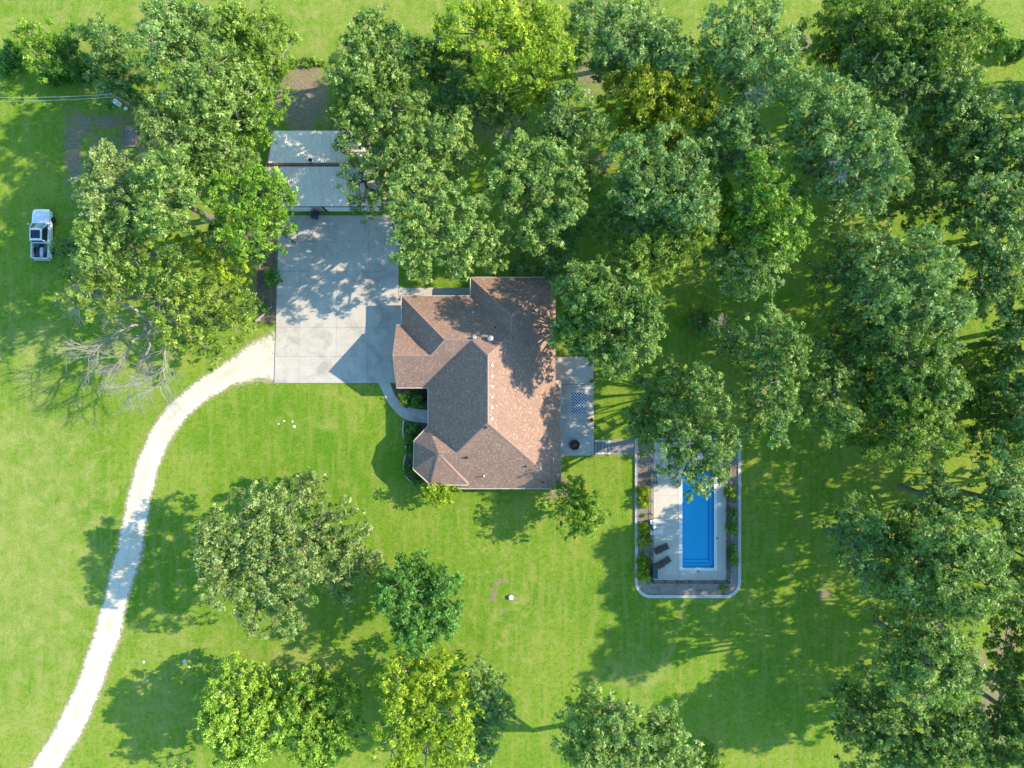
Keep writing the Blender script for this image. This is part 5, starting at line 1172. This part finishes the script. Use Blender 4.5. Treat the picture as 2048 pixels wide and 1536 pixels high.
MB().box(-.56, .50, -.68, .26, zt_ + .055, zt_ + .075).build('sunroof', M['glass'], tk, bevel=.02)
# bed: outer walls, floor, tailgate
for s in (-1, 1):
    xa_, xb2 = sorted((s * 1.0, s * .90)); MB().box(xa_, xb2, -2.72, -1.03, .42, 1.10).build('bed_side', M['carpaint'], tk, bevel=.03)
MB().box(-.898, .898, -2.78, -2.70, .5, 1.09).build('tailgate', M['carpaint'], tk, bevel=.02)
MB().box(-.898, .898, -2.698, -1.03, .55, .62).build('bed_floor', M['black'], tk); MB().box(-.80, .80, -1.08, -1.025, .62, 1.11).build('bed_front', M['carpaint'], tk)
MB().box(-.95, .95, -2.95, -2.80, .42, .60).build('bumper', M['alu'], tk, bevel=.03)
MB().box(-.80, .80, 2.78, 2.90, .38, .60).build('bumper', M['black'], tk, bevel=.03)
MB().box(-.5, .5, 2.79, 2.83, .60, .80).build('grille', M['black'], tk)
for s in (-1, 1):
    MB().box(*sorted((s * .56, s * .86)), 2.68, 2.80, .66, .84).build('headlight', M['lamp'], tk, bevel=.03); MB().box(*sorted((s * .86, s * 1.003)), -2.78, -2.72, .72, 1.04).build('tail_light', M['redlamp'], tk)
    mr = MB().box(*sorted((s * 1.12, s * 1.30)), .98, 1.10, 1.08, 1.28).build('mirror', M['carpaint'], tk, bevel=.03); MB().box(*sorted((s * .98, s * 1.12)), 1.02, 1.06, 1.14, 1.18).build('mirror_arm', M['black'], mr)
    for y in (1.75, -1.85):
        tilt = 24 if y > 0 else 0
        w = MB().lathe([(.26, -.13), (.36, -.13), (.40, -.09), (.40, .09), (.36, .13), (.26, .13)], 24).build('tyre', M['tyre'], tk); w.rotation_euler = (R(90), 0, R(90 + tilt)); w.location = (s * (.93 if y > 0 else .92), y, .40)
        MB().lathe([(.05, -.12), (.25, -.10), (.26, .10), (.2, .125), (.05, .13)], 16).build('rim', M['alu'], w)
    MB().box(*sorted((s * .97, s * 1.03)), 1.28, 2.22, .70, .86).build('wheel_arch', M['carpaint'], tk, bevel=.03)
    MB().box(*sorted((s * 1.001, s * 1.02)), -.15, 0.02, .92, .95).build('door_handle', M['carpaint'], tk)
# load in the bed
def load(nm, lab, cat, mb, mat): o = mb.build(nm, mat); o.location = tc_; o.rotation_euler.z = R(-1.0); tag(o, lab, cat); return o
r = random.Random(4)
mb = MB(); 
for k in range(3): mb.box(-.24 + k * .15, -.15 + k * .15, -2.55, -1.55 + .1 * (k % 2), .63, .70 + .05 * k)
load('plank_stack', 'pale planks lying in the bed of the white pickup', 'planks', mb, M['white'])
mb = MB()
for k in range(16):
    a = R(r.uniform(-70, -20)); x, y = r.uniform(.25, .6), r.uniform(-1.7, -1.2); ln = r.uniform(.3, .65)
    mb.tube([(x, y, .72 + r.uniform(0, .18)), (x + math.cos(a) * ln * .5, y + math.sin(a) * ln, .74 + r.uniform(0, .25))], .016, 4)
load('stick_bundle', 'bundle of light sticks in the front corner of the pickup bed', 'sticks', mb, M['deadwood'])
mb = MB()
for k in range(12):
    a = r.uniform(0, 3.14); x, y = r.uniform(-.65, -.35), r.uniform(-2.5, -1.9)
    mb.tube([(x, y, .68), (x + math.cos(a) * .25, y + math.sin(a) * .3, .8)], .02, 4)
load('brush_pile', 'small pile of brown brush in the rear left of the pickup bed', 'brush pile', mb, M['wood'])
mb = MB().box(-.66, -.2, -1.5, -1.15, .625, .92); load('storage_tub', 'dark teal tub behind the cab in the pickup bed', 'tub', mb, M['darkgreen'])
mb = MB().box(.35, .68, -2.6, -1.9, .625, .75); load('tool_case', 'dark case along the right side of the pickup bed', 'case', mb, M['black'])

# ------------------------------------------------------------------ utility pole and wires
HP = 8.6; pb0 = at(306, 238); ptop = at(222, 188, HP)
po = empty('utility_pole', (pb0.x, pb0.y, 0), 'leaning wooden utility pole with a white transformer above the fenced plot', 'utility pole')
q = ptop - pb0
MB().tube([(0, 0, -.1), tuple(q * .5), tuple(q)], [.17, .14, .11], 10).build('pole', M['polewood'], po)
def onpole(t): return q * t
side = Vector((-.55, -.62, 0))
c = onpole(.80) + side * .55
MB().lathe([(.0, -.45), (.24, -.45), (.26, -.4), (.26, .35), (.22, .42), (.05, .45)], 16, tuple(c)).build('transformer', M['white'], po, smooth=False)
MB().lathe([(.05, .45), (.06, .62), (.03, .68)], 8, tuple(c)).build('bushing', M['galv'], po)
MB().tube([tuple(onpole(.80)), tuple(c)], .04, 6).build('bracket', M['galv'], po)
c2 = onpole(.62) + Vector((-.25, -.45, 0)); MB().lathe([(.12, -.12), (.19, -.05), (.2, .06), (.08, .14)], 14, tuple(c2)).build('lamp', M['white'], po, smooth=True); MB().tube([tuple(onpole(.66)), tuple(c2 + Vector((0, 0, .12)))], .025, 6).build('lamp_arm', M['galv'], po)
MB().lathe([(.03, 0), (.06, .08), (.02, .16)], 8, tuple(q)).build('insulator', M['galv'], po)
for k, (a, b_) in enumerate((((222, 188.5, HP), (-40, 194.5, HP - .3)), ((229, 194, HP - .7), (-40, 202.5, HP - 1.0)))):
    A, B = at(*a), at(*b_); pts = [A.lerp(B, t / 14) + Vector((0, 0, -.35 * 4 * (t / 14) * (1 - t / 14))) for t in range(15)]
    o = MB().tube(pts, .022, 5).build('power_line', M['galv']); tag(o, ['upper power wire running left from the pole top', 'lower power wire running left from below the pole top'][k], 'power line', 'overhead wires at the left')
# ------------------------------------------------------------------ fenced garden plot
fo = empty('wire_fence', (at(142, 226).x, at(142, 226).y, 0), 'low wire garden fence with thin posts round the brown plot', 'fence')
o0 = fo.location
def wf(p0, p1, n):
    a, b_ = at(*p0) - o0, at(*p1) - o0
    for k in range(n + 1):
        c = a.lerp(b_, k / n); MB().tube([(c.x, c.y, 0), (c.x + .02, c.y, 1.0)], .02, 6).build('post', M['wood'], fo)
    for z in (.3, .7, 1.08): MB().tube([(a.x, a.y, z), (b_.x, b_.y, z)], .006, 4).build('wire', M['wood'], fo)
wf((142, 226), (138, 392), 7); wf((142, 226), (282, 228), 6)
rb = empty('raised_bed', (at(262, 272).x, at(262, 272).y, 0), 'small timber-edged raised bed in the corner of the fenced plot', 'raised bed')
for bx in ((-.75, .75, .95, 1.05), (-.75, -.65, -1.2, .945), (.65, .75, -1.2, .945), (-.75, .75, -1.31, -1.21)): MB().box(*bx, 0, .32).build('board', M['wood'], rb)
MB().box(-.645, .645, -1.2, .94, 0, .24).build('soil', M['bedsoil'], rb)
# low fence at the left of the concrete drive
fo = empty('wire_fence', (at(545, 480).x, at(545, 480).y, 0), 'short wire fence along the left edge of the upper concrete drive', 'fence'); o0 = fo.location
wf((548, 470), (545, 610), 5)
# fallen branch / log by the drive
a, b_ = at(512, 642), at(545, 612); mb = MB(); mb.tube([(a.x, a.y, .12), ((a.x + b_.x) / 2 + .1, (a.y + b_.y) / 2, .14), (b_.x, b_.y, .16)], [.16, .13, .09], 8)
tag(mb.build('fallen_log', M['deadwood']), 'pale fallen log lying between the left tree cluster and the concrete drive', 'log')
c = at(517, 640); mb = MB(); pebble(mb, c.x, c.y, .0, .3, random.Random(2)); tag(mb.build('boulder', M['stone']), 'pale stone beside the lower end of the fallen log', 'stone')
# septic riser lid
c = at(1022, 1195, .3); o = empty('septic_riser', (c.x, c.y, 0), 'round white septic lid standing in the lawn south of the house', 'septic lid')
MB().lathe([(.25, 0), (.25, .25)], 20).build('riser', M['darkgreen'], o); MB().lathe([(.27, .251), (.28, .29), (.22, .32), (.05, .34)], 20).build('lid', M['white'], o, smooth=False)
# white stones on the lawn
r = random.Random(6)
for (x, y, s, lab) in ((557, 848, .13, 'white stone in the front lawn, leftmost of the short row'), (568, 842, .15, 'white stone in the front lawn, second of the short row'), (588, 853, .24, 'largest white stone in the front lawn, below the short row'), (585, 843, .15, 'white stone in the front lawn just above the largest one'),
                  (369, 1323, .26, 'white stone on the lawn above the bright green tree at the bottom'), (378, 1334, .16, 'small white stone just below a larger one on the lawn'), (287, 1324, .18, 'white stone on the lawn right of the gravel drive'), (295, 1361, .18, 'white stone lower down the lawn right of the gravel drive'), (200, 208, .12, 'pale stone on the shaded lawn below the overhead wires')):
    mb = MB(); pebble(mb, 0, 0, 0, s, r); o = mb.build('stone', mottled('white_stone', (.62, .58, .50), (.7, .66, .6), 4.) if 'wst' not in M else M['wst']); M.setdefault('wst', o.data.materials[0])
    c = at(x, y); o.location = (c.x, c.y, 0); tag(o, lab, 'stone', 'white stones in the lawn')
# fallen leaves and clippings scattered in the grass
n = 9000; rng = np.random.default_rng(5)
cx = rng.uniform(-60, 60, n); cy = rng.uniform(-46, 46, n); an = rng.uniform(0, 6.28, n); s = rng.uniform(.04, .10, n)
px_, py_ = cx * PPM + 1024, 768 - cy * PPM
ok = ~(((px_ > 545) & (px_ < 1192) & (py_ > 430) & (py_ < 985)) | ((px_ > 1265) & (px_ < 1485) & (py_ > 870) & (py_ < 1200)))
cx, cy, an, s = cx[ok], cy[ok], an[ok], s[ok]; n = len(cx)
v = np.zeros((n, 4, 3))
for k in range(4):
    a = an + k * math.pi / 2; rr_ = s * (1 if k % 2 == 0 else .55); v[:, k, 0] = cx + np.cos(a) * rr_; v[:, k, 1] = cy + np.sin(a) * rr_; v[:, k, 2] = .03 + .02 * np.sin(an * 3 + k)
me = np_mesh('fallen_leaves', v.reshape(-1, 3), np.arange(n * 4).reshape(-1, 4), mottled('dead_leaf', (.30, .22, .11), (.42, .34, .18), 3., .8, 0))
o = bpy.data.objects.new('fallen_leaves', me); COL.objects.link(o); tag(o, kind='stuff')
# grass tufts: rough blades standing along edges and in the rough field at the top
n = 420; cx = rng.uniform(at(560, 0).x, at(795, 0).x, n); cy = rng.uniform(at(0, 760).y, at(0, 436).y, n); an = rng.uniform(0, 6.28, n); s = rng.uniform(.03, .075, n)
v = np.zeros((n, 4, 3))
for k in range(4):
    a = an + k * math.pi / 2; rr_ = s * (1 if k % 2 == 0 else .55); v[:, k, 0] = cx + np.cos(a) * rr_; v[:, k, 1] = cy + np.sin(a) * rr_; v[:, k, 2] = .097 + .008 * np.sin(an * 3 + k)
me = np_mesh('leaf_litter', v.reshape(-1, 3), np.arange(n * 4).reshape(-1, 4), mottled('brown_leaf', (.12, .08, .04), (.25, .17, .08), 3., .8, 0))
o = bpy.data.objects.new('leaf_litter', me); COL.objects.link(o); tag(o, kind='stuff')
print('LEAVES', TOT_LEAVES)
